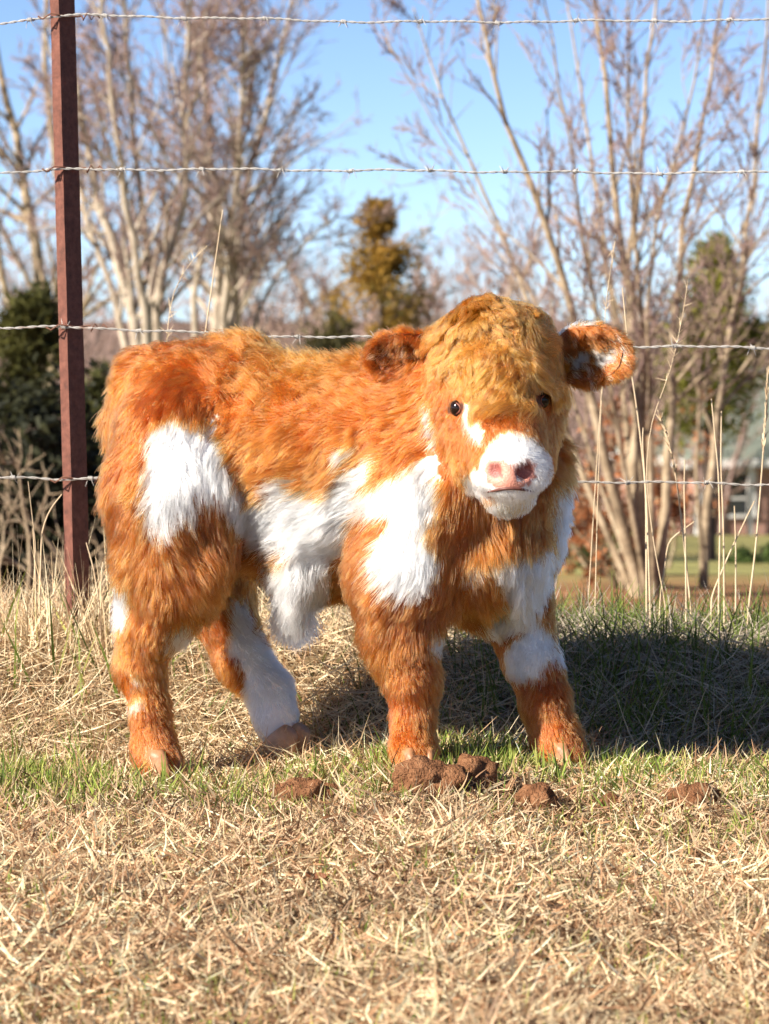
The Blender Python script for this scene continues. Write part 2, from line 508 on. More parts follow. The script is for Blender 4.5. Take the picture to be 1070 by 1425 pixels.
def shrub(name, label, x, ybase, Yd, h, r, c0, c1, nst, nleaf, leaf, mat_b=M_BARK_TAN, fill=.5, group=None, bare=.0):
    b = at(x, ybase, Yd); g = float(ground_z(b[0], b[1]))
    t = empty(name, (b[0], b[1], g))
    out = [[], [], []]; bp, br = [], []
    for s in range(nst):
        d = norm(np.array([RNG.normal() * r / h, RNG.normal() * r / h * .7, 1]))
        q = wander(np.array([b[0] + RNG.normal() * r * .10, b[1] + RNG.normal() * r * .08, g - .05]), d, h * RNG.uniform(.5, 1.05), 7, -.02, .16)
        rr = np.linspace(.006 * h + .006, .003, 7)
        bp.append(q); br.append(rr)
        branch_out(q, rr, 0, 2, out, (7, 4), (.45, .45), .0, (.4, 1.1), .003)
    for lv in out:
        for a, c in lv:
            bp.append(a); br.append(c)
    V, F = tubes(bp, br, 4)
    mesh_obj('stems', V, F, mat_b, t)
    if nleaf:
        tips = [a for a, c in out[0] + out[1]]
        pick = RNG.integers(0, len(tips), nleaf)
        u = RNG.integers(1, 4, nleaf)
        P = np.array([tips[p][min(k, len(tips[p]) - 1)] for p, k in zip(pick, u)]) + RNG.normal(size=(nleaf, 3)) * .05 * h * fill
        k = np.clip(.5 + .3 * noise(P, .2, 2) + RNG.normal(size=nleaf) * .25, 0, 1)[:, None]
        tint = np.array(c0) * (1 - k) + np.array(c1) * k
        V, F, T = blades(P, RNG.normal(size=(nleaf, 3)) + np.array([0, 0, -.3]), leaf * RNG.uniform(.6, 1.3, nleaf), leaf * .5 * RNG.uniform(.6, 1.2, nleaf), RNG.normal(size=nleaf) * .6, tint, 3, tipw=.25)
        mesh_obj('foliage', V, F, M_LEAF, t, T)
    tag(t, label, 'shrub', group)
shrub('oak_shrub', 'bare shrub holding dead orange leaves right of the calf\'s head', 835, 800, 16, 1.15, .45, (.20, .06, .02), (.50, .20, .08), 10, 900, .055)
shrub('oak_shrub', 'bare shrub holding dead orange leaves under the yellow green cedar', 922, 760, 19, 1.6, .28, (.20, .06, .02), (.48, .19, .08), 6, 380, .055)
shrub('oak_shrub', 'low shrub of dead russet leaves at the foot of the tan-barked tree', 870, 835, 13.2, .75, .45, (.10, .035, .015), (.42, .16, .06), 9, 900, .05)
shrub('low_bush', 'low dark green bush on the far lawn', 800, 800, 20, .30, .55, (.02, .03, .01), (.10, .11, .03), 10, 2200, .05, M_BARK_DARK)
shrub('low_bush', 'low green bush in front of the brick house', 1050, 800, 22, .35, .45, (.03, .05, .012), (.12, .17, .04), 10, 2000, .05, M_BARK_DARK)
# evergreen thicket, shade painted into its leaf colour, and dead branches behind the post
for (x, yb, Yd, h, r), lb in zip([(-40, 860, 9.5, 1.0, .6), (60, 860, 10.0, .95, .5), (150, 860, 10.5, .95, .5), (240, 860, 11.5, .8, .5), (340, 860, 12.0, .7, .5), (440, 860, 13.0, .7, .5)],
        ['shade-dark evergreen bush left of the dead branches', 'shade-dark evergreen bush straight behind the fence post', 'dark evergreen bush between the post and the calf\'s tail', 'dark evergreen bush behind the calf\'s hind legs', 'dark evergreen bush seen beneath the calf\'s belly', 'dark evergreen bush behind the calf\'s front legs']):
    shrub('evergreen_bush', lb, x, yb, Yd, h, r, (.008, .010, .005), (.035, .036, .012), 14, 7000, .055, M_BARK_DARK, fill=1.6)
for (x, yb, Yd, h, r), lb in zip([(20, 850, 8.2, .75, .55), (125, 850, 8.8, .75, .5)],
        ['tangle of bare dead branches left of the fence post', 'tangle of bare dead branches between post and calf']):
    shrub('dead_brush', lb, x, yb, Yd, h, r, (.02, .02, .01), (.06, .06, .02), 7, 0, .05, M_BARK_TAN)

# ------------------------------------------------------------------ brick house down the slope
def box(bm, lo, hi):
    vs = [bm.verts.new((x, y, z)) for x in (lo[0], hi[0]) for y in (lo[1], hi[1]) for z in (lo[2], hi[2])]
    for f in ((0, 1, 3, 2), (4, 6, 7, 5), (0, 4, 5, 1), (2, 3, 7, 6), (0, 2, 6, 4), (1, 5, 7, 3)):
        bm.faces.new([vs[i] for i in f])
def bm_obj(name, bm, m, parent=None, smooth=False):
    bmesh.ops.recalc_face_normals(bm, faces=bm.faces)
    me = bpy.data.meshes.new(name); bm.to_mesh(me); bm.free()
    me.materials.append(m)
    o = bpy.data.objects.new(name, me); COL.objects.link(o)
    if parent is not None: o.parent = parent
    return o
def boxes(name, lst, m, parent):
    bm = bmesh.new()
    for lo, hi in lst: box(bm, lo, hi)
    return bm_obj(name, bm, m, parent)
def _brick(nt, b):
    tc = N(nt, 'ShaderNodeTexCoord'); mp = N(nt, 'ShaderNodeMapping'); mp.inputs['Rotation'].default_value = (math.pi / 2, 0, 0)
    br = N(nt, 'ShaderNodeTexBrick', i_Scale=4.0)
    br.inputs['Color1'].default_value = (.42, .20, .14, 1); br.inputs['Color2'].default_value = (.33, .15, .10, 1); br.inputs['Mortar'].default_value = (.5, .43, .38, 1)
    nt.links.new(tc.outputs['Object'], mp.inputs[0]); nt.links.new(mp.outputs[0], br.inputs['Vector']); nt.links.new(br.outputs['Color'], b.inputs['Base Color'])
    b.inputs['Roughness'].default_value = .9
M_BRICK = mat('brick', _brick)
M_TRIM = noise_mat('white trim', [(.3, (.72, .70, .66)), (.7, (.82, .80, .76))], 3, rough=.6)
M_ROOF = noise_mat('grey green shingles', [(.3, (.13, .15, .12)), (.7, (.22, .24, .19))], 6, rough=.95)
def _glass(nt, b):
    b.inputs['Base Color'].default_value = (.03, .035, .04, 1); b.inputs['Roughness'].default_value = .08
M_GLASS = mat('window glass', _glass)
hY = 105.0
c0 = at(958, 745, hY)
house = empty('brick_house', (c0[0], hY, ground_z(c0[0], hY) - .1))
house.rotation_euler = (0, 0, math.radians(14))
tag(house, 'brick house with grey green hip roof and white trim down the slope', 'house')
S = (hY + 5) / FPX                       # metres per photo pixel at the house
we = (at(958, 640, hY)[2] - house.location[2])   # eave height
W, Dp = 13.0, 8.0
boxes('wall', [((.35, 0, 0), (W - .35, Dp, we))], M_BRICK, house)
bm = bmesh.new()
rh = 2.9
e = [(-.25, -.5, we), (W + .25, -.5, we), (W + .25, Dp + .5, we), (-.25, Dp + .5, we), (3.6, Dp / 2, we + rh), (W - 3.6, Dp / 2, we + rh)]
vs = [bm.verts.new(v) for v in e]
for f in ((0, 1, 5, 4), (1, 2, 5), (2, 3, 4, 5), (3, 0, 4), (3, 2, 1, 0)): bm.faces.new([vs[i] for i in f])
roof = bm_obj('roof', bm, M_ROOF, house)
boxes('fascia', [((-.27, -.56, we - .24), (W + .27, -.502, we + .02)), ((-.31, -.56, we - .24), (-.252, Dp + .5, we + .02))], M_TRIM, roof)
boxes('roof_vent', [((4.4, 1.2, we + 1.1), (4.7, 1.5, we + 1.75))], M_TRIM, roof)
for x in (.12, 1.9, 6.0):
    boxes('porch_post', [((x, -.42, 0), (x + .16, -.26, we - .24))], M_TRIM, house)
for x in (1.3, 3.2, 7.5):
    wdw = boxes('window', [((x - .08, -.09, .75), (x, -.004, we - .45)), ((x + .9, -.09, .75), (x + .98, -.004, we - .45)), ((x - .08, -.09, we - .449), (x + .98, -.004, we - .36)), ((x - .12, -.12, .66), (x + 1.02, -.004, .749)), ((x + .001, -.08, 1.25), (x + .899, -.01, 1.31))], M_TRIM, house)
    boxes('pane', [((x + .003, -.05, .752), (x + .897, -.02, we - .452))], M_GLASS, wdw)
wc = at(785, 742, 70.0)
wb = empty('white_utility_box', (wc[0], wc[1], ground_z(wc[0], wc[1])))
hb = .55
boxes('cabinet', [((-.16, -.12, -.05), (.16, .12, hb))], M_TRIM, wb)
boxes('panel', [((-.07, -.13, hb * .35), (.07, -.118, hb * .75))], M_GLASS, wb)
tag(wb, 'small white box with a dark panel on the far lawn', 'box')

# ------------------------------------------------------------------ fence post and wires
YF = .62
def _rust(nt, b):
    tc = N(nt, 'ShaderNodeTexCoord')
    nz = N(nt, 'ShaderNodeTexNoise', i_Scale=70.0, i_Detail=10.0, i_Roughness=.75); nt.links.new(tc.outputs['Object'], nz.inputs['Vector'])
    r = ramp(nt, nz.outputs['Fac'], [(.30, (.06, .019, .011)), (.5, (.135, .044, .026)), (.68, (.20, .072, .046)), (.82, (.38, .22, .17))])
    nt.links.new(r.outputs[0], b.inputs['Base Color'])
    b.inputs['Roughness'].default_value = .75; b.inputs['Metallic'].default_value = .1
    bp = N(nt, 'ShaderNodeBump', i_Strength=.4, i_Distance=.002); nt.links.new(nz.outputs['Fac'], bp.inputs['Height']); nt.links.new(bp.outputs['Normal'], b.inputs['Normal'])
M_RUST = mat('rusted steel', _rust)
M_WIRE = noise_mat('galvanised wire', [(.3, (.30, .27, .24)), (.6, (.48, .45, .41)), (.75, (.30, .17, .11))], 25, rough=.45, spec=.5)
M_WIRE_RUST = noise_mat('rusty wire', [(.3, (.12, .05, .03)), (.7, (.25, .12, .08))], 60, rough=.8)
pb, ptp = at(103, 822, YF), at(80, -60, YF)
gz = float(ground_z(pb[0], YF))
base_p = pb + (pb - ptp) * ((pb[2] - (gz - .25)) / (ptp[2] - pb[2]))
post = empty('fence_post', (pb[0], YF, gz))
tag(post, 'rusty red angle iron fence post leaning slightly left', 'post')
phi = math.radians(50)
nd = np.array([math.sin(phi), -math.cos(phi), 0]); td = np.array([math.cos(phi), math.sin(phi), 0])   # dark leg runs away to the right
nl = np.array([-math.cos(phi), -math.sin(phi), 0]); tl_ = np.array([-math.sin(phi), math.cos(phi), 0])
th = .004
sec = [np.zeros(3), td * .037, td * .037 - nd * th, td * th - nd * th, tl_ * .020 + td * th, tl_ * .020]
V = []; lv = np.linspace(0, 1, 30)
for u in lv:
    p = base_p * (1 - u) + ptp * u
    for s in sec: V.append(p + s + RNG.normal(size=3) * .0002)
F = []
for i in range(29):
    for j in range(6):
        F.append((i * 6 + j, i * 6 + (j + 1) % 6, (i + 1) * 6 + (j + 1) % 6, (i + 1) * 6 + j))
F.append([174 + j for j in range(6)]); F.append([5 - j for j in range(6)])
mesh_obj('steel_bar', np.array(V), F, M_RUST, post, smooth=False)

wires = [([(-200, 44), (0, 33), (84, 21), (200, 23), (535, 31), (760, 30), (1070, 28), (1300, 26)], 'topmost barbed wire strand of the fence'),
         ([(-200, 246), (0, 241), (90, 236), (320, 236), (620, 238), (860, 241), (1070, 240), (1300, 240)], 'second barbed wire strand from the top of the fence'),
         ([(-200, 459), (0, 457), (100, 455), (250, 462), (400, 468), (530, 470), (880, 482), (1070, 484), (1300, 487)], 'barbed wire strand passing just above the calf\'s back'),
         ([(-200, 660), (0, 665), (108, 668), (135, 663), (500, 667), (800, 670), (1070, 674), (1300, 678)], 'lowest barbed wire strand at the height of the calf\'s chest')]
# one barb: a coil of wire round the strand with four points
def barb_mesh():
    ps, rs = [], []
    for s in (0, 1):
        a = np.linspace(0, 2 * math.pi * 1.6, 14)
        x = -.003 + .006 * np.linspace(0, 1, 14) + s * .003
        c = np.stack([x, .0030 * np.cos(a + s * 1.6), .0030 * np.sin(a + s * 1.6)], -1)
        d0 = norm(np.array([-.3, math.cos(s * 1.6 - 1.2), math.sin(s * 1.6 - 1.2)])); d1 = norm(np.array([.4, -math.sin(s * 1.6 + 1.6 * 6.28), math.cos(s * 1.6 + 1.6 * 6.28)]))
        ps.append(np.concatenate([[c[0] + d0 * .013], c, [c[-1] + d1 * .013]])); rs.append(np.r_[.0003, np.full(14, .0008), .0003])
    V, F = tubes(ps, rs, 5)
    me = bpy.data.meshes.new('barb'); me.from_pydata(V.tolist(), [], F.tolist()); me.materials.append(M_WIRE)
    return me
BARB = barb_mesh()
for wi, (pp, lb) in enumerate(wires):
    yw = YF - .004
    P = np.array([at(x, y, yw) for x, y in pp])
    xs = np.arange(P[0, 0], P[-1, 0], .0028)
    # smooth curve through the fixing points
    zz = np.interp(xs, P[:, 0], P[:, 2])
    ker = np.ones(31) / 31
    zz = np.convolve(np.pad(zz, 15, mode='edge'), ker, 'valid') + .0012 * np.sin(xs * 23 + wi) + .0008 * np.sin(xs * 61 + wi * 2)
    wire = empty('barbed_wire', (xs[0], yw, zz[0]))
    tag(wire, lb, 'wire', 'barbed wires of the fence')
    ph = 2 * math.pi * xs / (.030 + .004 * wi)
    for s in (0, 1):
        c = np.stack([xs, yw + .0012 * np.cos(ph + s * math.pi), zz + .0012 * np.sin(ph + s * math.pi)], -1)
        V, F = tubes([c], [np.full(len(c), .00102)], 5)
        mesh_obj('strand', V, F, M_WIRE, wire)
    x = xs[0] + .03 + .031 * wi
    while x < xs[-1]:
        z = np.interp(x, xs, zz)
        o = bpy.data.objects.new('barb', BARB); COL.objects.link(o); o.parent = wire
        o.location = (x - xs[0], 0, z - zz[0]); o.rotation_euler = (RNG.uniform(0, 6.28), RNG.normal() * .12, RNG.normal() * .12)
        x += .127 + RNG.normal() * .006
    # tie wire round the post
    u = (np.interp(np.interp(.5, [0, 1], [base_p[0], ptp[0]]), xs, zz) - base_p[2]) / (ptp[2] - base_p[2])
    pc = base_p * (1 - u) + ptp * u
    hz = np.interp(pc[0], xs, zz)
    tie = np.array([[-.034, -.006, .0], [-.026, -.009, -.004], [-.012, -.008, .004], [.0, -.006, .002], [.014, .004, .0], [.028, .014, .001], [.036, .016, .002], [.040, -.006, -.005], [.046, -.004, .005], [.053, .003, -.004], [.060, -.003, .004], [.068, .001, -.003]])
    tie = tie * np.array([1.0, 1, 1.2]) + np.array([pc[0], pc[1], hz])
    V, F = tubes([tie], [np.full(len(tie), .0014)], 5)
    mesh_obj('tie_wire', V, F, M_WIRE_RUST, wire)
# ------------------------------------------------------------------ the calf
PR = []   # primitives: a, b, ra, rb, k, region
def cone(a, b, ra, rb, k=0.03, reg='body'):
    PR.append((at(*a), at(*b), ra, rb, k, reg))
def chain(pts, k=0.03, reg='body'):
    for p, q in zip(pts[:-1], pts[1:]):
        cone(p[:3], q[:3], p[3], q[3], k, reg)

chain([(262, 598, .10, .098), (330, 615, .08, .112), (420, 630, .05, .122), (530, 635, .00, .124), (630, 655, -.05, .118)], .03, 'body')
chain([(225, 545, .10, .060), (330, 550, .08, .070)], .05, 'body')                       # rump top
chain([(330, 692, .09, .085), (440, 716, .05, .103), (560, 722, .00, .107)], .04, 'body')  # belly
chain([(650, 700, -.06, .105), (675, 765, -.08, .085)], .04, 'chest')
chain([(682, 770, -.07, .072), (692, 828, -.05, .045)], .04, 'chest')
chain([(600, 610, -.04, .110), (655, 570, -.08, .095), (690, 545, -.12, .080)], .04, 'neck')
chain([(718, 640, -.03, .058), (716, 730, -.01, .062)], .04, 'neck')
# near hind leg
chain([(246, 610, .02, .088), (236, 690, .00, .084), (236, 780, -.01, .062), (212, 860, .00, .042)], .04, 'thigh')
chain([(282, 690, .00, .074), (276, 762, -.015, .046), (225, 865, .00, .033)], .04, 'thigh')
chain([(212, 860, .00, .042), (196, 930, .005, .034), (206, 985, .00, .026), (214, 1042, -.01, .030), (222, 1064, -.025, .031)], .015, 'hindleg')
# far hind leg
chain([(290, 650, .17, .080), (300, 770, .18, .062)], .03, 'thigh')
chain([(300, 770, .18, .060), (308, 850, .18, .044), (335, 915, .17, .034), (372, 962, .16, .030), (383, 1000, .15, .031), (386, 1016, .145, .027)], .015, 'farhind')
# near fore leg
chain([(590, 700, -.11, .085), (562, 790, -.13, .066), (560, 860, -.135, .049)], .04, 'shoulder')
chain([(560, 860, -.135, .047), (574, 945, -.14, .034), (572, 1000, -.14, .027), (574, 1042, -.15, .031), (578, 1062, -.16, .031)], .015, 'foreleg')
# far fore leg
chain([(690, 730, .02, .080), (714, 830, .0, .055)], .04, 'shoulder')
chain([(714, 830, .0, .053), (738, 920, -.03, .038), (752, 970, -.04, .030), (772, 1030, -.05, .032), (784, 1054, -.06, .033)], .015, 'farfore')
# tail
chain([(196, 512, .11, .024), (176, 590, .11, .020), (170, 690, .10, .017), (172, 780, .09, .012)], .02, 'tail')
# head
HEAD0 = len(PR)
chain([(688, 492, -.15, .070), (692, 545, -.19, .066)], .03, 'skull')
chain([(652, 500, -.14, .045), (730, 495, -.13, .045)], .03, 'skull')
chain([(694, 550, -.195, .062), (704, 615, -.265, .050), (711, 652, -.30, .041)], .02, 'face')
chain([(655, 560, -.16, .050), (672, 640, -.215, .040)], .03, 'cheek')
chain([(735, 556, -.14, .046), (734, 640, -.205, .038)], .03, 'cheek')
chain([(682, 660, -.298, .026), (738, 658, -.294, .026)], .02, 'muzzle')
chain([(712, 650, -.305, .033), (711, 668, -.318, .026)], .015, 'muzzle')
chain([(702, 640, -.21, .046), (707, 688, -.278, .024)], .02, 'jaw')
cone((693, 691, -.28), (722, 690, -.278), .018, .018, .015, 'jaw')
# brow ridges
cone((637, 548, -.205), (650, 552, -.225), .012, .012, .012, 'face')
cone((757, 544, -.190), (747, 548, -.21), .012, .012, .012, 'face')
REG = [p[5] for p in PR]
HOLES = [(at(686, 655, -.338), .0105), (at(731, 655, -.333), .0105)]
HOLES += [(at(691, 660, -.343), .008), (at(726, 660, -.338), .008)]

def prim_d(P):
    D = np.empty((len(PR),) + P.shape[:-1], np.float32)
    for i, (a, b, ra, rb, k, reg) in enumerate(PR):
        ab = b - a
        pa = P - a.astype(P.dtype)
        h = np.clip(pa @ ab.astype(P.dtype) / (ab @ ab), 0, 1)
        D[i] = np.linalg.norm(pa - h[..., None] * ab.astype(P.dtype), axis=-1) - (ra + (rb - ra) * h)
    return D

def sdf(P, D=None):
    if D is None:
        D = prim_d(P)
    d = D[0].copy()
    for i in range(1, len(PR)):
        k = PR[i][4]
        h = np.maximum(k - np.abs(d - D[i]), 0) / k
        d = np.minimum(d, D[i]) - h * h * k * 0.25
    for c, r in HOLES:
        dd = r - np.linalg.norm(P - c.astype(P.dtype), axis=-1)
        k = 0.006
        h = np.maximum(k - np.abs(d - dd), 0) / k
        d = np.maximum(d, dd) + h * h * k * 0.25
    # mouth line: a shallow groove between upper lip and chin
    return d

def grad(P, e=0.0015):
    g = np.zeros(P.shape)
    for i in range(3):
        dv = np.zeros(3); dv[i] = e
        g[..., i] = (sdf(P + dv) - sdf(P - dv)) / (2 * e)
    return g

def surface_nets(lo, hi, s):
    ax = [np.arange(l, h, s) for l, h in zip(lo, hi)]
    G = np.stack(np.meshgrid(*ax, indexing='ij'), -1).astype(np.float32)
    F = np.empty(G.shape[:3], np.float32)
    for i in range(0, G.shape[0], 24):
        F[i:i + 24] = sdf(G[i:i + 24])
    S = F < 0
    c = sum(S[i:S.shape[0] - 1 + i, j:S.shape[1] - 1 + j, k:S.shape[2] - 1 + k].astype(np.int8)
            for i in (0, 1) for j in (0, 1) for k in (0, 1))
    act = (c > 0) & (c < 8)
    idx = -np.ones(act.shape, np.int64)
    idx[act] = np.arange(act.sum())
    P = (np.argwhere(act) + 0.5) * s + np.array([a[0] for a in ax])
    Q = []
    for a in range(3):
        b, c2 = (a + 1) % 3, (a + 2) % 3
        S0 = np.moveaxis(S, (a, b, c2), (0, 1, 2)); I = np.moveaxis(idx, (a, b, c2), (0, 1, 2))
        ch = S0[:-1, 1:-1, 1:-1] != S0[1:, 1:-1, 1:-1]
        e = np.argwhere(ch); flip = S0[:-1, 1:-1, 1:-1][ch]
        i, j, k = e[:, 0], e[:, 1] + 1, e[:, 2] + 1
        q = np.stack([I[i, j - 1, k - 1], I[i, j, k - 1], I[i, j, k], I[i, j - 1, k]], -1)
        q[~flip] = q[~flip][:, ::-1]
        Q.append(q)
    Q = np.concatenate(Q)
    for _ in range(4):
        f = sdf(P); g = grad(P)
        gg = np.maximum((g * g).sum(-1), 0.15)
        P = P - np.clip(f / gg, -s, s)[:, None] * g * 0.9
    # light smoothing along the surface
    nb = np.zeros_like(P); cnt = np.zeros(len(P))
    for u, v in ((0, 1), (1, 2), (2, 3), (3, 0)):
        np.add.at(nb, Q[:, u], P[Q[:, v]]); np.add.at(cnt, Q[:, u], 1)
        np.add.at(nb, Q[:, v], P[Q[:, u]]); np.add.at(cnt, Q[:, v], 1)
    P = P * 0.5 + 0.5 * nb / np.maximum(cnt, 1)[:, None]
    return P, Q

BV, BQ = surface_nets((-.46, -.42, -.02), (.36, .30, .78), 0.0058)
BN = norm(grad(BV))

# ---- coat pattern: patches outlined in the photograph's pixels as seen on the calf's right side
def inside(poly, pts):
    poly = np.asarray(poly, float)
    x, y = pts[:, 0], pts[:, 1]
    r = np.zeros(len(pts), bool)
    j = len(poly) - 1
    for i in range(len(poly)):
        xi, yi = poly[i]; xj, yj = poly[j]
        c = ((yi > y) != (yj > y)) & (x < (xj - xi) * (y - yi) / (yj - yi + 1e-9) + xi)
        r ^= c
        j = i
    return r
BODYW = [
    [(196, 615), (206, 600), (228, 586), (252, 596), (285, 592), (312, 632), (325, 676), (350, 696), (352, 775), (330, 752), (305, 715), (285, 698), (262, 700), (252, 735), (240, 715), (218, 748), (200, 742)],
    [(335, 690), (350, 698), (372, 700), (374, 660), (400, 672), (430, 690), (458, 694), (485, 660), (512, 645), (527, 640), (520, 665), (500, 690), (495, 720), (480, 755), (468, 785), (455, 806), (430, 800), (400, 778), (345, 764)],
    [(495, 695), (530, 675), (570, 655), (595, 638), (606, 690), (592, 735), (600, 790), (578, 832), (552, 840), (530, 818), (510, 775), (518, 748), (545, 740), (528, 722), (500, 732)],
    [(466, 632), (482, 625), (488, 634), (474, 650), (464, 642)],
]
CHESTW = [[(664, 792), (700, 768), (756, 760), (760, 800), (742, 850), (706, 888), (660, 884), (652, 862), (688, 852), (680, 820)],
          [(750, 680), (800, 640), (800, 775), (758, 775)], [(630, 790), (662, 785), (650, 806), (636, 806)]]
LEGW = {
    'farfore': [[(702, 915), (728, 880), (745, 845), (768, 878), (776, 915), (745, 952), (700, 948)]],
    'foreleg': [[(592, 885), (616, 870), (618, 905), (600, 912)]],
    'shoulder': [[(592, 885), (616, 870), (618, 905), (600, 912)], [(745, 845), (768, 878), (776, 915), (735, 900)]],
    'hindleg': [[(140, 800), (168, 810), (174, 850), (166, 888), (150, 860)], [(228, 872), (262, 866), (256, 886), (236, 912)],
                [(180, 946), (190, 938), (199, 944), (190, 956), (181, 957)], [(178, 986), (186, 974), (197, 970), (196, 986), (186, 992)]],
    'thigh': [[(140, 800), (168, 810), (174, 850), (166, 888), (150, 860)], [(228, 872), (262, 866), (256, 886), (236, 912)], [(310, 825), (336, 825), (350, 880), (318, 900)]],
    'farhind': [[(310, 825), (336, 825), (345, 880), (370, 905), (430, 960), (430, 1040), (350, 1040), (340, 985), (338, 930), (316, 915)]],
}
FACEW = [[(668, 646), (676, 625), (690, 606), (715, 597), (742, 606), (765, 640), (765, 690), (740, 725), (690, 727), (664, 708), (640, 680), (646, 655), (662, 655)],
         [(646, 555), (658, 556), (664, 576), (674, 600), (670, 620), (654, 602), (646, 580)],
         [(586, 548), (600, 560), (612, 600), (618, 632), (600, 620), (588, 590)]]

FACEB = [[(636, 685), (660, 690), (690, 692), (688, 697), (664, 698), (640, 696)]]
FACE_REGS = ('skull', 'face', 'cheek', 'muzzle', 'jaw')
REG_A = np.array(REG)
ORANGE = np.array([0.275, 0.064, 0.008]); DARKOR = np.array([0.13, 0.023, 0.003]); GOLD = np.array([0.43, 0.14, 0.022])
WHITE = np.array([0.91, 0.89, 0.86])

def coat(P, Nn, jitter=1.0):
    """white mask and region weights at skin points"""
    D = prim_d(P.astype(np.float32))
    w = np.exp(-(D - D.min(0)) / 0.012); w /= w.sum(0)
    dom = REG_A[np.argmin(D, 0)]
    q = pix(P)
    j = jitter * 7.0
    q = q + np.stack([noise(P, .02, 0), noise(P, .02, 1)], -1) * j * 0.5 + RNG.normal(size=q.shape) * j * 0.45
    face0 = np.isin(dom, FACE_REGS); legs0 = np.isin(dom, ('hindleg', 'farhind', 'foreleg', 'farfore'))
    q = q + np.where(face0[:, None], 0.0, np.where(legs0[:, None], np.array([0, 6.]), np.array([-10., 11.])))
    m = np.zeros(len(P), bool)
    face = np.isin(dom, FACE_REGS)
    near = Nn[:, 1] < 0.45
    body = ~face & near
    for poly in BODYW:
        m |= inside(poly, q) & body & ~np.isin(dom, ('farhind', 'farfore', 'hindleg'))
    far = ~face & ~near & np.isin(dom, ('body', 'shoulder', 'chest', 'neck'))
    m |= far & (noise(P, .12, 2) > 0.35)
    for poly in CHESTW:
        m |= inside(poly, q) & np.isin(dom, ('chest', 'neck', 'shoulder'))
    for rg, polys in LEGW.items():
        s = dom == rg
        for poly in polys:
            m |= s & inside(poly, q)
    qf = pix(P) + RNG.normal(size=q.shape) * 2.5 * jitter
    for poly in FACEW:
        m |= face & (Nn[:, 1] < 0.3) & inside(poly, qf)
    for poly in FACEB:
        m &= ~(face & inside(poly, qf) & (RNG.uniform(size=len(P)) < .5))
    m |= np.isin(dom, ('neck', 'body')) & inside(FACEW[2], q) & near
    return m, w, dom

# skin mesh -------------------------------------------------------------
calf = empty('calf', (0, 0, 0))
tag(calf, 'fluffy rust orange and white calf standing on dry grass with head turned', 'calf')
m, w, dom = coat(BV, BN, 0.6)
skin_c = np.where(m[:, None], WHITE * 0.9, np.array([.40, .115, .016]))
qq = pix(BV)
nose = np.isin(dom, ('muzzle', 'face')) & (BN[:, 1] < -0.2) & inside([(673, 650), (680, 640), (700, 640), (716, 648), (735, 640), (746, 648), (746, 664), (735, 676), (715, 683), (694, 680), (676, 670)], qq)
for ex, ey in ((634, 568), (757, 557)):
    skin_c[np.isin(dom, FACE_REGS) & (np.hypot((qq[:, 0] - ex) / 13.5, (qq[:, 1] - ey) / 9.5) < 1)] = np.array([.09, .028, .014])
PINK = np.array([0.56, 0.24, 0.17])
skin_c[nose] = PINK
hole = np.zeros(len(BV), bool)
for c, r in HOLES:
    hole |= np.linalg.norm(BV - c, axis=1) < r * 1.12
skin_c[hole] = np.array([0.30, 0.09, 0.07])
def _skin(nt, b):
    a = N(nt, 'ShaderNodeAttribute', attribute_name='tint')
    tc = N(nt, 'ShaderNodeTexCoord')
    nz = N(nt, 'ShaderNodeTexVoronoi', i_Scale=420.0)
    nt.links.new(tc.outputs['Object'], nz.inputs['Vector'])
    bp = N(nt, 'ShaderNodeBump', i_Strength=0.35, i_Distance=0.002)
    nt.links.new(nz.outputs['Distance'], bp.inputs['Height'])
    nt.links.new(bp.outputs['Normal'], b.inputs['Normal'])
    nt.links.new(a.outputs['Color'], b.inputs['Base Color'])
    b.inputs['Roughness'].default_value = 0.5
M_SKIN = mat('calf skin', _skin)
body = mesh_obj('body', BV, BQ, M_SKIN, calf, skin_c)

# hair ------------------------------------------------------------------
def _hair(nt, b):
    a = N(nt, 'ShaderNodeAttribute', attribute_name='tint')
    h = N(nt, 'ShaderNodeBsdfHairPrincipled')
    h.model = 'CHIANG'
    h.parametrization = 'COLOR'
    nt.links.new(a.outputs['Color'], h.inputs['Color'])
    h.inputs['Roughness'].default_value = 0.38
    h.inputs['Radial Roughness'].default_value = 0.55
    h.inputs['Random Roughness'].default_value = 0.2
    nt.links.new(h.outputs[0], nt.nodes['Material Output'].inputs['Surface'])
M_HAIR = mat('calf hair', _hair)

eyes_px = [(634, 568), (757, 557)]
def clear_eyes(PT):
    qh = pix(PT)
    bad = np.zeros(len(PT), bool)
    for (ex, ey) in eyes_px:
        h_ = (np.hypot((qh[..., 0] - ex) / 11, (qh[..., 1] - ey) / 7.5) < 1) & (PT[..., 1] < -.10)
        bad |= h_.any(1)
    return ~bad
def hair_obj(name, PT, radius, tint, parent):
    """PT (n,k,3); radius (n,k); tint (n,k,3)"""
    ok = clear_eyes(PT); PT, radius, tint = PT[ok], radius[ok], tint[ok]
    n, k = PT.shape[:2]
    cu = bpy.data.hair_curves.new(name)
    cu.add_curves([k] * n)
    PT = PT - np.asarray(parent.location)
    cu.attributes['position'].data.foreach_set('vector', PT.astype(np.float32).ravel())
    ra = cu.attributes.get('radius') or cu.attributes.new('radius', 'FLOAT', 'POINT')
    ra.data.foreach_set('value', radius.astype(np.float32).ravel())
    ca = cu.attributes.new('tint', 'FLOAT_COLOR', 'POINT')
    c = np.ones((n, k, 4), np.float32); c[..., :3] = tint
    ca.data.foreach_set('color', c.ravel())
    cu.materials.append(M_HAIR)
    o = bpy.data.objects.new(name, cu)
    COL.objects.link(o)
    o.parent = parent
    return o

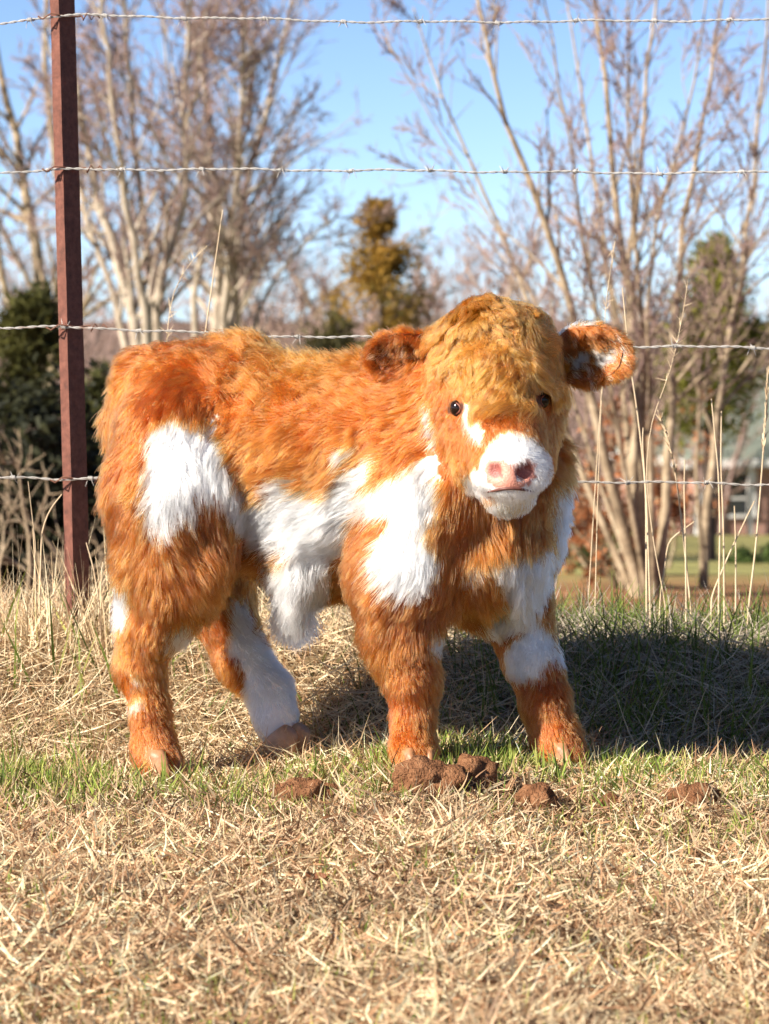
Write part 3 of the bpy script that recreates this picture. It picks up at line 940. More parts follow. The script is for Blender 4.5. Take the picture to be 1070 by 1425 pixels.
def grow(P, Nn, comb, L, tilt, curl, freq, clump, n_clump, K=7, grav=0.15, rough=0.12, wave_scale=.018, spread=.25, big=None):
    n = len(P)
    comb = comb - (comb * Nn).sum(-1, keepdims=True) * Nn
    comb = norm(comb)
    side = np.cross(Nn, comb)
    rv = RNG.normal(size=(n, 3)) * rough
    t = np.linspace(0, 1, K)
    pts = np.zeros((n, K, 3)); pts[:, 0] = P - Nn * 0.002
    sway = np.stack([noise(P, wave_scale * 2.2, c) for c in range(3)], -1)
    ph = noise(P, wave_scale, 1) * 3.2 + RNG.normal(size=n) * 0.25
    ph2 = noise(P, wave_scale, 3) * 3.2 + RNG.normal(size=n) * 0.25
    for i in range(1, K):
        u = t[i]
        tl = np.clip(tilt * (0.55 + 0.6 * u), 0, 0.97)[:, None]
        d = Nn * (1 - tl) + comb * tl + rv * (0.4 + u) + sway * 0.22
        d[:, 2] -= grav * u
        d += (side * np.sin(freq * u + ph)[:, None] + Nn * 0.5 * np.cos(freq * u * 0.9 + ph2)[:, None]) * curl[:, None]
        pts[:, i] = pts[:, i - 1] + norm(d) * (L / (K - 1))[:, None]
    # clumping toward guide hairs
    g = RNG.choice(n, n_clump, replace=False)
    kd = kdtree.KDTree(n_clump)
    for a, b in enumerate(g):
        kd.insert(P[b], a)
    kd.balance()
    nn = np.fromiter((kd.find(p)[1] for p in P), np.int64, n)
    gi = g[nn]
    gp = pts[gi]
    f = (clump[:, None] * (t ** 1.1)[None])[..., None]
    rel = pts[:, :1] - gp[:, :1]
    tgt = gp + rel * spread
    pts = pts * (1 - f) + tgt * f
    if big:                      # wider locks made of several small tufts
        g2 = RNG.choice(n, big[0], replace=False)
        kd = kdtree.KDTree(big[0])
        for a, b in enumerate(g2):
            kd.insert(P[b], a)
        kd.balance()
        ni = g2[np.fromiter((kd.find(p)[1] for p in P), np.int64, n)]
        f = (big[1] * t ** 1.3)[None, :, None]
        pts = pts * (1 - f) + (pts[ni] + (pts[:, :1] - pts[ni][:, :1]) * big[2]) * f
    return pts, gi

def sample(V, Q, Nv, n, wt=None):
    T = np.concatenate([Q[:, [0, 1, 2]], Q[:, [0, 2, 3]]])
    a = np.linalg.norm(np.cross(V[T[:, 1]] - V[T[:, 0]], V[T[:, 2]] - V[T[:, 0]]), axis=1)
    if wt is not None:
        a = a * wt[T].mean(1)
    f = RNG.choice(len(T), n, p=a / a.sum())
    r1, r2 = np.sqrt(RNG.uniform(size=n)), RNG.uniform(size=n)
    bc = np.stack([1 - r1, r1 * (1 - r2), r1 * r2], -1)
    return (V[T[f]] * bc[..., None]).sum(1), norm((Nv[T[f]] * bc[..., None]).sum(1))

#           length, tilt, curl, freq, clump, comb dir
RP = {
    'body':     (.044, .78, .20, 5.0, .52, (-.75, .1, -.55)),
    'chest':    (.042, .74, .14, 4.0, .60, (.0, .1, -1)),
    'neck':     (.042, .78, .13, 4.0, .60, (-.55, .25, -.8)),
    'thigh':    (.040, .80, .13, 4.0, .60, (-.15, .0, -1)),
    'hindleg':  (.020, .80, .08, 3.0, .45, (.1, .0, -1)),
    'farhind':  (.020, .80, .08, 3.0, .45, (.25, .0, -1)),
    'tail':     (.030, .88, .10, 4.0, .60, (-.05, .0, -1)),
    'shoulder': (.038, .80, .10, 4.0, .60, (-.35, .0, -1)),
    'foreleg':  (.022, .80, .08, 3.0, .45, (-.1, .0, -1)),
    'farfore':  (.022, .80, .08, 3.0, .45, (.15, .0, -1)),
    'skull':    (.022, .75, .2, 5.0, .60, (.0, -.2, -1)),
    'face':     (.016, .80, .08, 3.0, .40, (.0, -.2, -.8)),
    'cheek':    (.020, .80, .10, 3.0, .50, (.0, .3, -1)),
    'muzzle':   (.009, .75, .05, 3.0, .30, (.0, .6, -.7)),
    'jaw':      (.015, .65, .10, 3.0, .45, (.0, -.2, -1)),
}
RT = np.array([[*RP[r][:5], *RP[r][5]] for r in REG])

wt = np.where(BN[:, 1] > 0.5, 0.5, 1.0)
qv = pix(BV)
wt[nose | hole] = 0.0
for ex, ey in eyes_px:
    wt[np.isin(dom, FACE_REGS) & (np.hypot((qv[:, 0] - ex) / 10, (qv[:, 1] - ey) / 7) < 1)] = 0
wt[np.isin(dom, FACE_REGS)] *= 1.7
wt[np.isin(dom, ('hindleg', 'farhind', 'foreleg', 'farfore'))] *= 1.5
NH = 260000
HP, HN = sample(BV, BQ, BN, NH, wt)
hm, hw, hdom = coat(HP, HN)
par = np.einsum('pn,pk->nk', hw, RT)
q = pix(HP)
L = par[:, 0].copy()
comb = par[:, 5:8].copy()
isb = hdom == 'body'
# the back is wavy: long curls along the top of the loin, combed up and back
top = np.isin(hdom, ('body', 'neck')) * sms(0.1, 0.8, HN[:, 2])
par[:, 2] += top * 0.30
par[:, 1] -= top * 0.14
comb += (np.stack([np.full(NH, -.5), np.zeros(NH), np.full(NH, .5)], -1)) * top[:, None]
# rump: hair hangs straight down
rump = np.isin(hdom, ('body', 'thigh')) * sms(250, 190, q[:, 0])
comb = comb * (1 - rump[:, None]) + np.array([-.15, 0, -1.0]) * rump[:, None]
# curls on the flank above the white band
cz = np.exp(-(((q[:, 0] - 290) / 60) ** 2 + ((q[:, 1] - 555) / 32) ** 2)) * isb
par[:, 2] += cz * 0.35
par[:, 1] -= cz * 0.14
# feathering behind the near knee and along the brisket
fe = np.isin(hdom, ('foreleg', 'shoulder')) * np.exp(-(((q[:, 0] - 525) / 30) ** 2 + ((q[:, 1] - 930) / 60) ** 2))
L += fe * .022
L += (hdom == 'chest') * sms(800, 850, q[:, 1]) * .015
L *= (1 - 0.3 * np.isin(hdom, ('hindleg', 'foreleg', 'farfore')) * sms(980, 1050, q[:, 1]))
L *= (1 - 0.6 * (hdom == 'farhind') * sms(940, 1000, q[:, 1]))
L *= RNG.uniform(.65, 1.12, NH) * (1 + 0.18 * noise(HP, .05, 2))
comb += np.stack([noise(HP, .07, c) for c in range(3)], -1) * (0.30 * (~np.isin(hdom, ('muzzle', 'face'))))[:, None]
pts, gi = grow(HP, HN, comb, L, par[:, 1], par[:, 2], 5.0, np.clip(par[:, 4] * RNG.uniform(.7, 1.3, NH), 0, .92), NH // 14)
tone = noise(HP, .06, 3) * 0.30 + RNG.normal(size=NH) * 0.28
lock = RNG.normal(size=NH)[gi] * 0.30
tone = tone + lock
col = ORANGE + np.clip(tone, 0, 1.2)[:, None] * (GOLD - ORANGE) * .6 + np.clip(-tone, 0, 1.2)[:, None] * (DARKOR - ORANGE) * .75
gold = np.isin(hdom, ('skull',)) * 0.5 + isb * np.exp(-(((q[:, 0] - 420) / 70) ** 2 + ((q[:, 1] - 505) / 32) ** 2)) * 0.8
col = col * (1 - gold[:, None]) + GOLD * gold[:, None]
col = np.clip(col, 0.005, .9)
wv = WHITE * (1 + RNG.normal(size=(NH, 1)) * 0.05)
col = np.where(hm[:, None], np.clip(wv, 0, .9), col)
jawm = (hdom == 'jaw') & hm & (RNG.uniform(size=NH) < .45) & (q[:, 0] > 690)
col[jawm] = np.array([.62, .46, .26])
t = np.linspace(0, 1, pts.shape[1])
tint = col[:, None, :] * (1 + 0.12 * (t - 0.5))[None, :, None]
rad = (0.00040 * (1 - 0.72 * t ** 1.5))[None] * RNG.uniform(.7, 1.3, (NH, 1))
rad = rad * np.where(np.isin(hdom, ('muzzle', 'face')), .6, 1.0)[:, None]
hair_obj('coat_hair', pts, rad, tint, calf)

# forelock: long locks falling over the forehead from the poll
sk = np.isin(dom, ('skull', 'face', 'cheek'))
qv = pix(BV)
fw = (np.isin(dom, ('skull', 'face', 'neck')) & (BN[:, 1] < 0.35)) * sms(575, 535, qv[:, 1] + np.clip((np.abs(qv[:, 0] - 703) - 15) / 40, 0, 9) ** 2 * 22) * (np.abs(qv[:, 0] - 697) < 88)
fw = fw * (BV[:, 1] < 0.02)
fw[(qv[:, 0] < 672) & (qv[:, 1] > 540)] = 0
for ex, ey in eyes_px:
    fw[np.hypot((qv[:, 0] - ex) / 26, (qv[:, 1] - ey) / 22) < 1] = 0
NF = 52000
FP, FN = sample(BV, BQ, BN, NF, fw.astype(float) + 0.0)
fq = pix(FP)
u = (fq[:, 0] - 697) / 90
v = (fq[:, 1] - 505) / 80
comb = np.stack([u * 0.75, np.full(NF, -.2), -0.75 - v * 0.5], -1)
up = sms(-.2, -.8, v)
comb += np.stack([u * .9, np.full(NF, -.4), np.full(NF, 1.4)], -1) * up[:, None]
comb += np.stack([noise(FP, .030, c) for c in range(3)], -1) * 0.75
FL = (.046 + .022 * sms(-.5, .4, v) * sms(75, 25, np.abs(fq[:, 0] - 705))) * RNG.uniform(.6, 1.12, NF) * (1 + .2 * noise(FP, .03, 1))
pts, gi = grow(FP, FN, comb, FL, np.full(NF, .82), np.full(NF, .46), 6.5, np.clip(RNG.normal(.55, .15, NF), 0, .9), NF // 16, K=10, grav=.35, rough=.16, wave_scale=.045, spread=.3, big=(NF // 260, .62, .5))
tone = RNG.normal(size=NF) * .35 + RNG.normal(size=NF)[gi] * .40
fc = GOLD * .72 + ORANGE * .35
fcol = fc + np.clip(tone, 0, 1)[:, None] * (GOLD * 1.35 - fc) + np.clip(-tone, 0, 1)[:, None] * (ORANGE * .75 - fc)
t = np.linspace(0, 1, 10)
hair_obj('forelock', pts, (0.00032 * (1 - 0.6 * t ** 1.5))[None] * RNG.uniform(.7, 1.3, (NF, 1)), np.clip(fcol, .01, .9)[:, None, :] * np.ones((1, 10, 1)), calf)

# belly tuft
NT = 12000
tq = pix(BV)
tw = np.isin(dom, ('body',)) & (BN[:, 2] < -.45) & (BN[:, 1] < .35) & (np.abs(tq[:, 0] - 410) < 52) & (tq[:, 1] > 768)
tw = tw * np.exp(-((tq[:, 0] - 410) / 34) ** 2) * np.clip(-BN[:, 2], 0, 1)
TP, TN0 = sample(BV, BQ, BN, NT, tw)
bc = pix(TP)
TN = norm(TN0 * .5 + np.array([0.0, -.1, -1.0]))
tl = .028 + .072 * np.exp(-((bc[:, 0] - 415) / 24) ** 2)
pts, gi = grow(TP, TN, np.stack([(410 - bc[:, 0]) / 200, np.full(NT, -.2), np.full(NT, -1.0)], -1), tl * RNG.uniform(.6, 1.1, NT), np.full(NT, .3), np.full(NT, .16), 4., np.clip(RNG.normal(.5, .1, NT), 0, .9), NT // 25, rough=.2)
t = np.linspace(0, 1, 7)
hair_obj('belly_tuft', pts, (0.0005 * (1 - 0.7 * t ** 1.5))[None] * np.ones((NT, 1)), np.tile(WHITE, (NT, 7, 1)), calf)

# ears ------------------------------------------------------------------
M_EAR = attr_mat('ear skin', rough=.6, trans=.15)
def make_ear(base, tip, W, face, droop, inner_c, white_in, nh, cup=.3):
    base, tip, face = np.array(base), np.array(tip), norm(np.array(face, float))
    ax = tip - base; Lx = np.linalg.norm(ax); ax = ax / Lx
    sd_ = norm(np.cross(face, ax)); face = np.cross(ax, sd_)
    nu, nv = 16, 13
    U, Vv = np.meshgrid(np.linspace(0, 1, nu), np.linspace(-1, 1, nv), indexing='ij')
    def pos(U, Vv, off=0.0):
        prof = np.sqrt(np.clip(1 - (np.abs(U - .46) / .54) ** 2.5, 0.0009, 1)) * (.6 + .4 * sms(0, .35, U))
        p = base + ax * (Lx * U)[..., None] + sd_ * (W * .5 * prof * Vv)[..., None]
        p = p + face * (W * cup * prof * (Vv ** 2 - .75) + off)[..., None]
        p = p + sd_ * (-droop * U ** 2)[..., None] * W
        return p
    A = pos(U, Vv, .0015); B = pos(U, Vv, -.0025)
    Vt = np.concatenate([A.reshape(-1, 3), B.reshape(-1, 3)])
    F = []
    n0 = nu * nv
    ii = lambda i, j: i * nv + j
    for i in range(nu - 1):
        for j in range(nv - 1):
            F.append((ii(i, j), ii(i + 1, j), ii(i + 1, j + 1), ii(i, j + 1)))
            F.append((n0 + ii(i, j), n0 + ii(i, j + 1), n0 + ii(i + 1, j + 1), n0 + ii(i + 1, j)))
    for i in range(nu - 1):
        for j in (0, nv - 1):
            F.append((ii(i, j), ii(i + 1, j), n0 + ii(i + 1, j), n0 + ii(i, j)))
    for j in range(nv - 1):
        for i in (0, nu - 1):
            F.append((ii(i, j), ii(i, j + 1), n0 + ii(i, j + 1), n0 + ii(i, j)))
    tc = np.concatenate([np.tile(inner_c, (n0, 1)), np.tile(ORANGE * .8, (n0, 1))])
    ear = mesh_obj('ear', Vt, F, M_EAR, calf, tc)
    # hair: outside coat, rim fringe, inner tuft
    def loc(u, v, o=0): return pos(np.atleast_1d(u), np.atleast_1d(v), o)
    n1 = nh; u = RNG.uniform(0, 1, n1); v = RNG.uniform(-1, 1, n1)
    P1 = loc(u, v, -.0025); N1 = np.tile(-face, (n1, 1)) + sd_ * (v * 1.0)[:, None]
    rim = RNG.uniform(size=n1) < .6
    v = np.where(rim, np.sign(v) * (1 - RNG.uniform(size=n1) ** 2 * .25), v)
    u = np.where(rim & (RNG.uniform(size=n1) < .45), 1 - .25 * RNG.uniform(size=n1) ** 1.5, u)
    P1 = loc(u, v, -.001)
    ctr = base + ax * Lx * .45
    outw = norm(P1 - ctr)
    N1 = norm(np.where(rim[:, None], outw * .9 + face * RNG.uniform(-.5, .35, n1)[:, None], N1))
    c1 = ax * .6 + outw * .8 + np.array([0, 0, -.30])
    l1 = np.where(rim, .024, .020) * RNG.uniform(.5, 1.15, n1) * (.75 + .4 * u)
    p1, g1 = grow(P1, N1, c1, l1, np.full(n1, .55), np.full(n1, .16), 4., np.clip(RNG.normal(.5, .1, n1), 0, .9), n1 // 22, rough=.2)
    tone = RNG.normal(size=n1) * .25 + RNG.normal(size=n1)[g1] * .3
    cc = ORANGE + np.clip(tone, 0, 1)[:, None] * (GOLD - ORANGE) + np.clip(-tone, 0, 1)[:, None] * (DARKOR - ORANGE)
    if white_in:
        wm = (RNG.uniform(size=n1) < .75) & (v * 1.0 > .35) & (u < .6)
        cc[wm] = WHITE * .95
    n2 = int(nh * .7); u2 = RNG.uniform(.05, .97, n2); v2 = RNG.normal(size=n2) * .6
    v2 = np.clip(v2, -.95, .95)
    P2 = loc(u2, v2, .002); N2 = np.tile(face, (n2, 1))
    c2 = ax * .8 + np.array([0, -.1, -.5]) + sd_ * (RNG.normal(size=n2) * .4)[:, None]
    p2, g2 = grow(P2, N2, c2, .024 * RNG.uniform(.5, 1.2, n2), np.full(n2, .6), np.full(n2, .2), 4., np.clip(RNG.normal(.6, .1, n2), 0, .9), n2 // 25, rough=.25)
    k = RNG.uniform(size=n2)[g2]
    c2c = np.where((k < np.where(np.abs(v2) < .35, (.75 if white_in else .2), (.2 if white_in else .03)))[:, None], WHITE * np.array([.95, .85, .78]), ORANGE * (.95 if white_in else .6))
    PT = np.concatenate([p1, p2]); CC = np.concatenate([np.clip(cc, .01, .9), c2c])
    t = np.linspace(0, 1, 7)
    hair_obj('ear_hair', PT, (0.00048 * (1 - 0.7 * t ** 1.5))[None] * np.ones((len(PT), 1)), CC[:, None, :] * np.ones((1, 7, 1)), ear)
    return ear
make_ear(at(612, 502, -.125), at(522, 488, -.10), .066, (-.12, -1, -.15), -.02, np.array([.20, .06, .035]), False, 6500)
make_ear(at(765, 498, -.11), at(866, 484, -.13), .080, (-.15, -1, .12), .05, np.array([.45, .18, .09]), True, 8500, .2)

# eyes ------------------------------------------------------------------
def _eye(nt, b):
    b.inputs['Base Color'].default_value = (.012, .006, .004, 1)
    b.inputs['Roughness'].default_value = .08
    b.inputs['Specular IOR Level'].default_value = .35
M_EYE = mat('eye', _eye)
M_LID = noise_mat('eyelid', [(.3, (.10, .03, .02)), (.7, (.22, .075, .05))], 300, rough=.5)
def uv_sphere(c, r, nu=18, nv=12, scale=(1, 1, 1), R=None):
    V = []; F = []
    for i in range(nv + 1):
        th = math.pi * i / nv
        for j in range(nu):
            a = 2 * math.pi * j / nu
            V.append((math.sin(th) * math.cos(a) * scale[0], math.sin(th) * math.sin(a) * scale[1], math.cos(th) * scale[2]))
    for i in range(nv):
        for j in range(nu):
            F.append((i * nu + j, i * nu + (j + 1) % nu, (i + 1) * nu + (j + 1) % nu, (i + 1) * nu + j))
    V = np.array(V) * r
    if R is not None:
        V = V @ np.array(R).T
    return V + np.asarray(c), F
def on_skin(px, py):
    """first point of the calf's skin seen at a photo pixel"""
    Y = -.40
    for _ in range(60):
        p = at(px, py, Y)
        d = float(sdf(p[None])[0])
        if d < 1e-4: break
        Y += max(d, 2e-4)
    return p
for ex, ey in eyes_px:
    p = on_skin(ex, ey); n_ = norm(grad(p[None]))[0]
    V, F = uv_sphere(p - n_ * .0052, .0130)
    e = mesh_obj('eye', V, F, M_EYE, calf)
    # lids: a rim ring of flesh round the eye
    sdx = norm(np.cross(n_, np.array([0, 0, 1.]))); upv = np.cross(sdx, n_)
    a = np.linspace(0, 2 * math.pi, 25)
    ring = p + n_ * (.0028 - .0026 * np.cos(a)[:, None] ** 2) + sdx * (np.cos(a) * .0125)[:, None] + upv * (np.sin(a) * .0078)[:, None]
    V, F = tubes([ring], [np.full(25, .0015)], 6)
    mesh_obj('eyelid', V, F, M_LID, e)

# hooves ----------------------------------------------------------------
M_HOOF_TAN = noise_mat('pale hoof horn', [(.3, (.36, .20, .11)), (.7, (.52, .33, .21))], 60, rough=.45, bump=.1)
M_HOOF = noise_mat('hoof horn', [(.3, (.26, .11, .045)), (.7, (.40, .20, .10))], 60, rough=.45, bump=.1)
def hoof(c, fwd, tip=0.0, s=1.0, m=None):
    """cloven hoof: two half claws, c = centre of the ground contact"""
    fwd = norm(np.array([fwd[0], fwd[1], 0.0])); sdv = np.array([-fwd[1], fwd[0], 0]); upv = np.array([0, 0, 1.0])
    ct, st = math.cos(tip), math.sin(tip)
    f2 = fwd * ct - upv * st; u2 = fwd * st + upv * ct
    V, F = [], []
    for sg in (-1, 1):
        o = len(V)
        prof = [(0, .036, -.022), (.012, .034, -.022), (.032, .026, -.018), (.045, .016, -.014)]
        for z, fr, bk in prof:
            for a in np.linspace(0, 2 * math.pi, 14, endpoint=False):
                x = (fr if math.cos(a) > 0 else -bk) * math.cos(a)
                w_ = .0145 * (1 - .12 * z / .045)
                y = sg * (.0155 + w_ * math.sin(a) * (1 - .35 * max(math.cos(a), 0) ** 2))
                V.append(np.asarray(c) + s * (f2 * x + sdv * y + u2 * z))
        for i in range(3):
            for j in range(14):
                F.append((o + i * 14 + j, o + i * 14 + (j + 1) % 14, o + (i + 1) * 14 + (j + 1) % 14, o + (i + 1) * 14 + j))
        F.append([o + j for j in range(14)][::-1]); F.append([o + 42 + j for j in range(14)])
    mesh_obj('hoof', np.array(V), F, m or M_HOOF, calf)
p = at(226, 1080, -.035); hoof(p, (.75, -.65), s=.9)
p = at(389, 1046, .13); hoof(p, (.7, -.5), tip=.75, s=1.05, m=M_HOOF_TAN)
p = at(580, 1078, -.172); hoof(p, (.3, -.95), s=.9)
p = at(788, 1070, -.07); hoof(p, (.55, -.8), s=.9)

# mouth line ------------------------------------------------------------
M_MOUTH = noise_mat('lips', [(.3, (.10, .035, .028)), (.7, (.18, .07, .05))], 200, rough=.5)
mp_ = np.array([on_skin(x, 681 + 3.5 * math.cos((x - 711) / 34 * 2.2) * -1 + 2.0) for x in np.linspace(672, 748, 20)])
V, F = tubes([mp_], [np.r_[np.linspace(.0006, .0022, 6), np.full(8, .0024), np.linspace(.0022, .0006, 6)]], 6)
mesh_obj('mouth', V, F, M_MOUTH, calf)
# ------------------------------------------------------------------ grass
M_GRASS = attr_mat('grass blades', rough=.7, spec=.2, trans=.18)
STRAW = np.array([[.62, .46, .27], [.68, .52, .32], [.52, .34, .19], [.60, .40, .25], [.72, .60, .40], [.38, .21, .11], [.26, .14, .07]])
GREEN = np.array([[.16, .21, .04], [.22, .27, .05], [.32, .31, .085], [.11, .16, .03]])
def pal(A, n, jit=.08):
    return np.clip(A[RNG.integers(0, len(A), n)] * (1 + RNG.normal(size=(n, 1)) * jit), .01, .9)
def scatter(n, x0, x1, y0, y1):
    return RNG.uniform(x0, x1, n), RNG.uniform(y0, y1, n)
def lay(n, x, y, elev, L, W, tint, bend, lift=0.002, K=3):
    az = RNG.uniform(0, 2 * math.pi, n)
    P = np.stack([x, y, ground_z(x, y) + lift], -1)
    D = np.stack([np.cos(az) * np.cos(elev), np.sin(az) * np.cos(elev), np.sin(elev)], -1)
    return blades(P, D, L, W, bend, tint, K)
def merge(parts):
    V, F, T, o = [], [], [], 0
    for v, f, t in parts:
        V.append(v); F.append(f + o); T.append(t); o += len(v)
    return np.concatenate(V), np.concatenate(F), np.concatenate(T)
def keep(x, y, p):
    m = RNG.uniform(size=len(x)) < p
    return x[m], y[m]

# short straw lying over the paddock
parts = []
n = 105000
x, y = scatter(n, -1.05, 1.15, -2.1, .25)
pt = np.stack([x, y, 0 * x], -1)
L = RNG.uniform(.014, .052, n) * (1 + .25 * noise(pt, .15, 1)); W = RNG.uniform(.0013, .0036, n)
cl = pal(STRAW, n, .14) * (1 + .20 * noise(pt, .10, 2))[:, None]
cl = np.clip(cl, .02, .74)
parts.append(lay(n, x, y, np.abs(RNG.normal(size=n)) * .32 + .02, L, W, cl, RNG.normal(size=n) * 1.3 - .2, RNG.uniform(.0, .018, n), K=4))
# mown upright stubble
n = 26000
x, y = scatter(n, -1.05, 1.15, -2.1, .2)
parts.append(lay(n, x, y, RNG.uniform(.5, 1.35, n), RNG.uniform(.012, .035, n), RNG.uniform(.0014, .0028, n), pal(STRAW, n), RNG.normal(size=n) * .4))
V, F, T = merge(parts)
tag(mesh_obj('dry_grass', V, F, M_GRASS, None, T), 'short straw coloured dry grass covering the paddock', 'grass', kind='stuff')

# green shoots: patchy in front, a thick fringe under the calf
parts = []
n = 52000
x, y = scatter(n, -1.05, 1.15, -2.1, .35)
pt = np.stack([x, y, 0 * x], -1)
dens = np.clip(.30 + .28 * noise(pt, .14, 3), .03, 1) * .8 + .85 * np.exp(-((y + .14 + .05 * noise(pt, .2, 1)) / .17) ** 2) + .25 * sms(.0, .3, y)
x, y = keep(x, y, np.clip(dens, 0, .95)); n = len(x)
L = RNG.uniform(.012, .036, n) * (1 + .35 * np.exp(-((y + .2) / .15) ** 2))
parts.append(lay(n, x, y, RNG.uniform(.55, 1.45, n), L, RNG.uniform(.0016, .0036, n), pal(GREEN[[0, 1, 2, 2, 3]], n, .15), RNG.normal(size=n) * .5 + .2))
n = 17000   # thick fringe under and in front of the calf
x = RNG.uniform(-1.05, 1.15, n); y = -.15 + RNG.normal(size=n) * .15
y = y + .09 * noise(np.stack([x, 0 * x, 0 * x], -1), .12, 1)
pt = np.stack([x, y, 0 * x], -1)
x, y = keep(x, y, np.clip(.34 + .55 * noise(pt, .10, 0), .03, 1)); n = len(x)
FRESH = np.array([[.17, .25, .035], [.25, .31, .05], [.36, .37, .09], [.40, .38, .13], [.12, .19, .03]])
parts.append(lay(n, x, y, RNG.uniform(.7, 1.45, n), RNG.uniform(.02, .048, n), RNG.uniform(.0018, .0036, n), pal(FRESH, n, .15), RNG.normal(size=n) * .5 + .2, .004))
n = 420   # taller tufts of green blades by the feet
cx = RNG.uniform(-1, 1.1, 46); cy = RNG.uniform(-.30, .22, 46)
k = RNG.integers(0, 46, n)
x = cx[k] + RNG.normal(size=n) * .014; y = cy[k] + RNG.normal(size=n) * .012
parts.append(lay(n, x, y, RNG.uniform(.8, 1.45, n), RNG.uniform(.03, .08, n), RNG.uniform(.003, .0052, n), pal(GREEN, n, .12), RNG.normal(size=n) * .5, K=5) if False else lay(n, x, y, RNG.uniform(.8, 1.45, n), RNG.uniform(.03, .08, n), RNG.uniform(.003, .0052, n), pal(GREEN, n, .12), RNG.normal(size=n) * .5))
V, F, T = merge(parts)
tag(mesh_obj('green_grass', V, F, M_GRASS, None, T), 'short green grass shoots growing through the straw', 'grass', kind='stuff')

# thatch on the bank along the fence
parts = []
n = 34000
x, y = scatter(n, -1.25, 1.35, .08, 1.0)
L = RNG.uniform(.04, .13, n); el = np.abs(RNG.normal(size=n)) * .25
lt = RNG.uniform(0, .03, n) * sms(.08, .3, y)
GREY = np.array([[.42, .36, .29], [.50, .43, .33], [.34, .28, .22], [.58, .49, .36], [.27, .20, .14]])
r = sms(-.1, .25, x)
cl = np.where((RNG.uniform(size=n) < r)[:, None], pal(GREY, n), pal(STRAW[[0, 1, 4, 4, 2]], n))
parts.append(lay(n, x, y, el, L, RNG.uniform(.0012, .003, n), cl, RNG.normal(size=n) * .9, lt))
n = 9000   # standing dry blades
x, y = scatter(n, -1.25, 1.35, .25, .95)
parts.append(lay(n, x, y, RNG.uniform(.7, 1.5, n), RNG.uniform(.02, .07, n) * (1 + .6 * (x < -.35) - .4 * (x > .1)), RNG.uniform(.0012, .0028, n), pal(STRAW, n), RNG.normal(size=n) * .7))
n = 260    # taller straws round the post
x = -.48 + RNG.normal(size=n) * .10; y = .58 + RNG.normal(size=n) * .07
parts.append(lay(n, x, y, RNG.uniform(.9, 1.5, n), RNG.uniform(.07, .22, n), RNG.uniform(.0018, .0032, n), pal(STRAW[[0, 1, 4]], n), RNG.normal(size=n) * .3))
V, F, T = merge(parts)
tag(mesh_obj('dry_thatch', V, F, M_GRASS, None, T), 'long matted dry grass on the bank along the fence', 'grass', kind='stuff')
parts = []
n = 11000
x, y = scatter(n, -1.25, 1.35, .15, 1.0)
x, y = keep(x, y, .12 + .8 * sms(.0, .3, x)); n = len(x)
parts.append(lay(n, x, y, RNG.uniform(.75, 1.5, n), RNG.uniform(.03, .10, n) * np.where(x > .1, 1.25, .8), RNG.uniform(.002, .0045, n), pal(GREEN[[0, 1, 3, 3]], n, .15) * .8, RNG.normal(size=n) * .5))
n = 60
x, y = scatter(n, -1.1, -.3, .3, .7)
parts.append(lay(n, x, y, RNG.uniform(1.0, 1.5, n), RNG.uniform(.10, .2, n), RNG.uniform(.004, .006, n), pal(GREEN, n, .15), RNG.normal(size=n) * .3))
V, F, T = merge(parts)
tag(mesh_obj('bank_grass', V, F, M_GRASS, None, T), 'longer green grass standing on the bank along the fence', 'grass', kind='stuff')

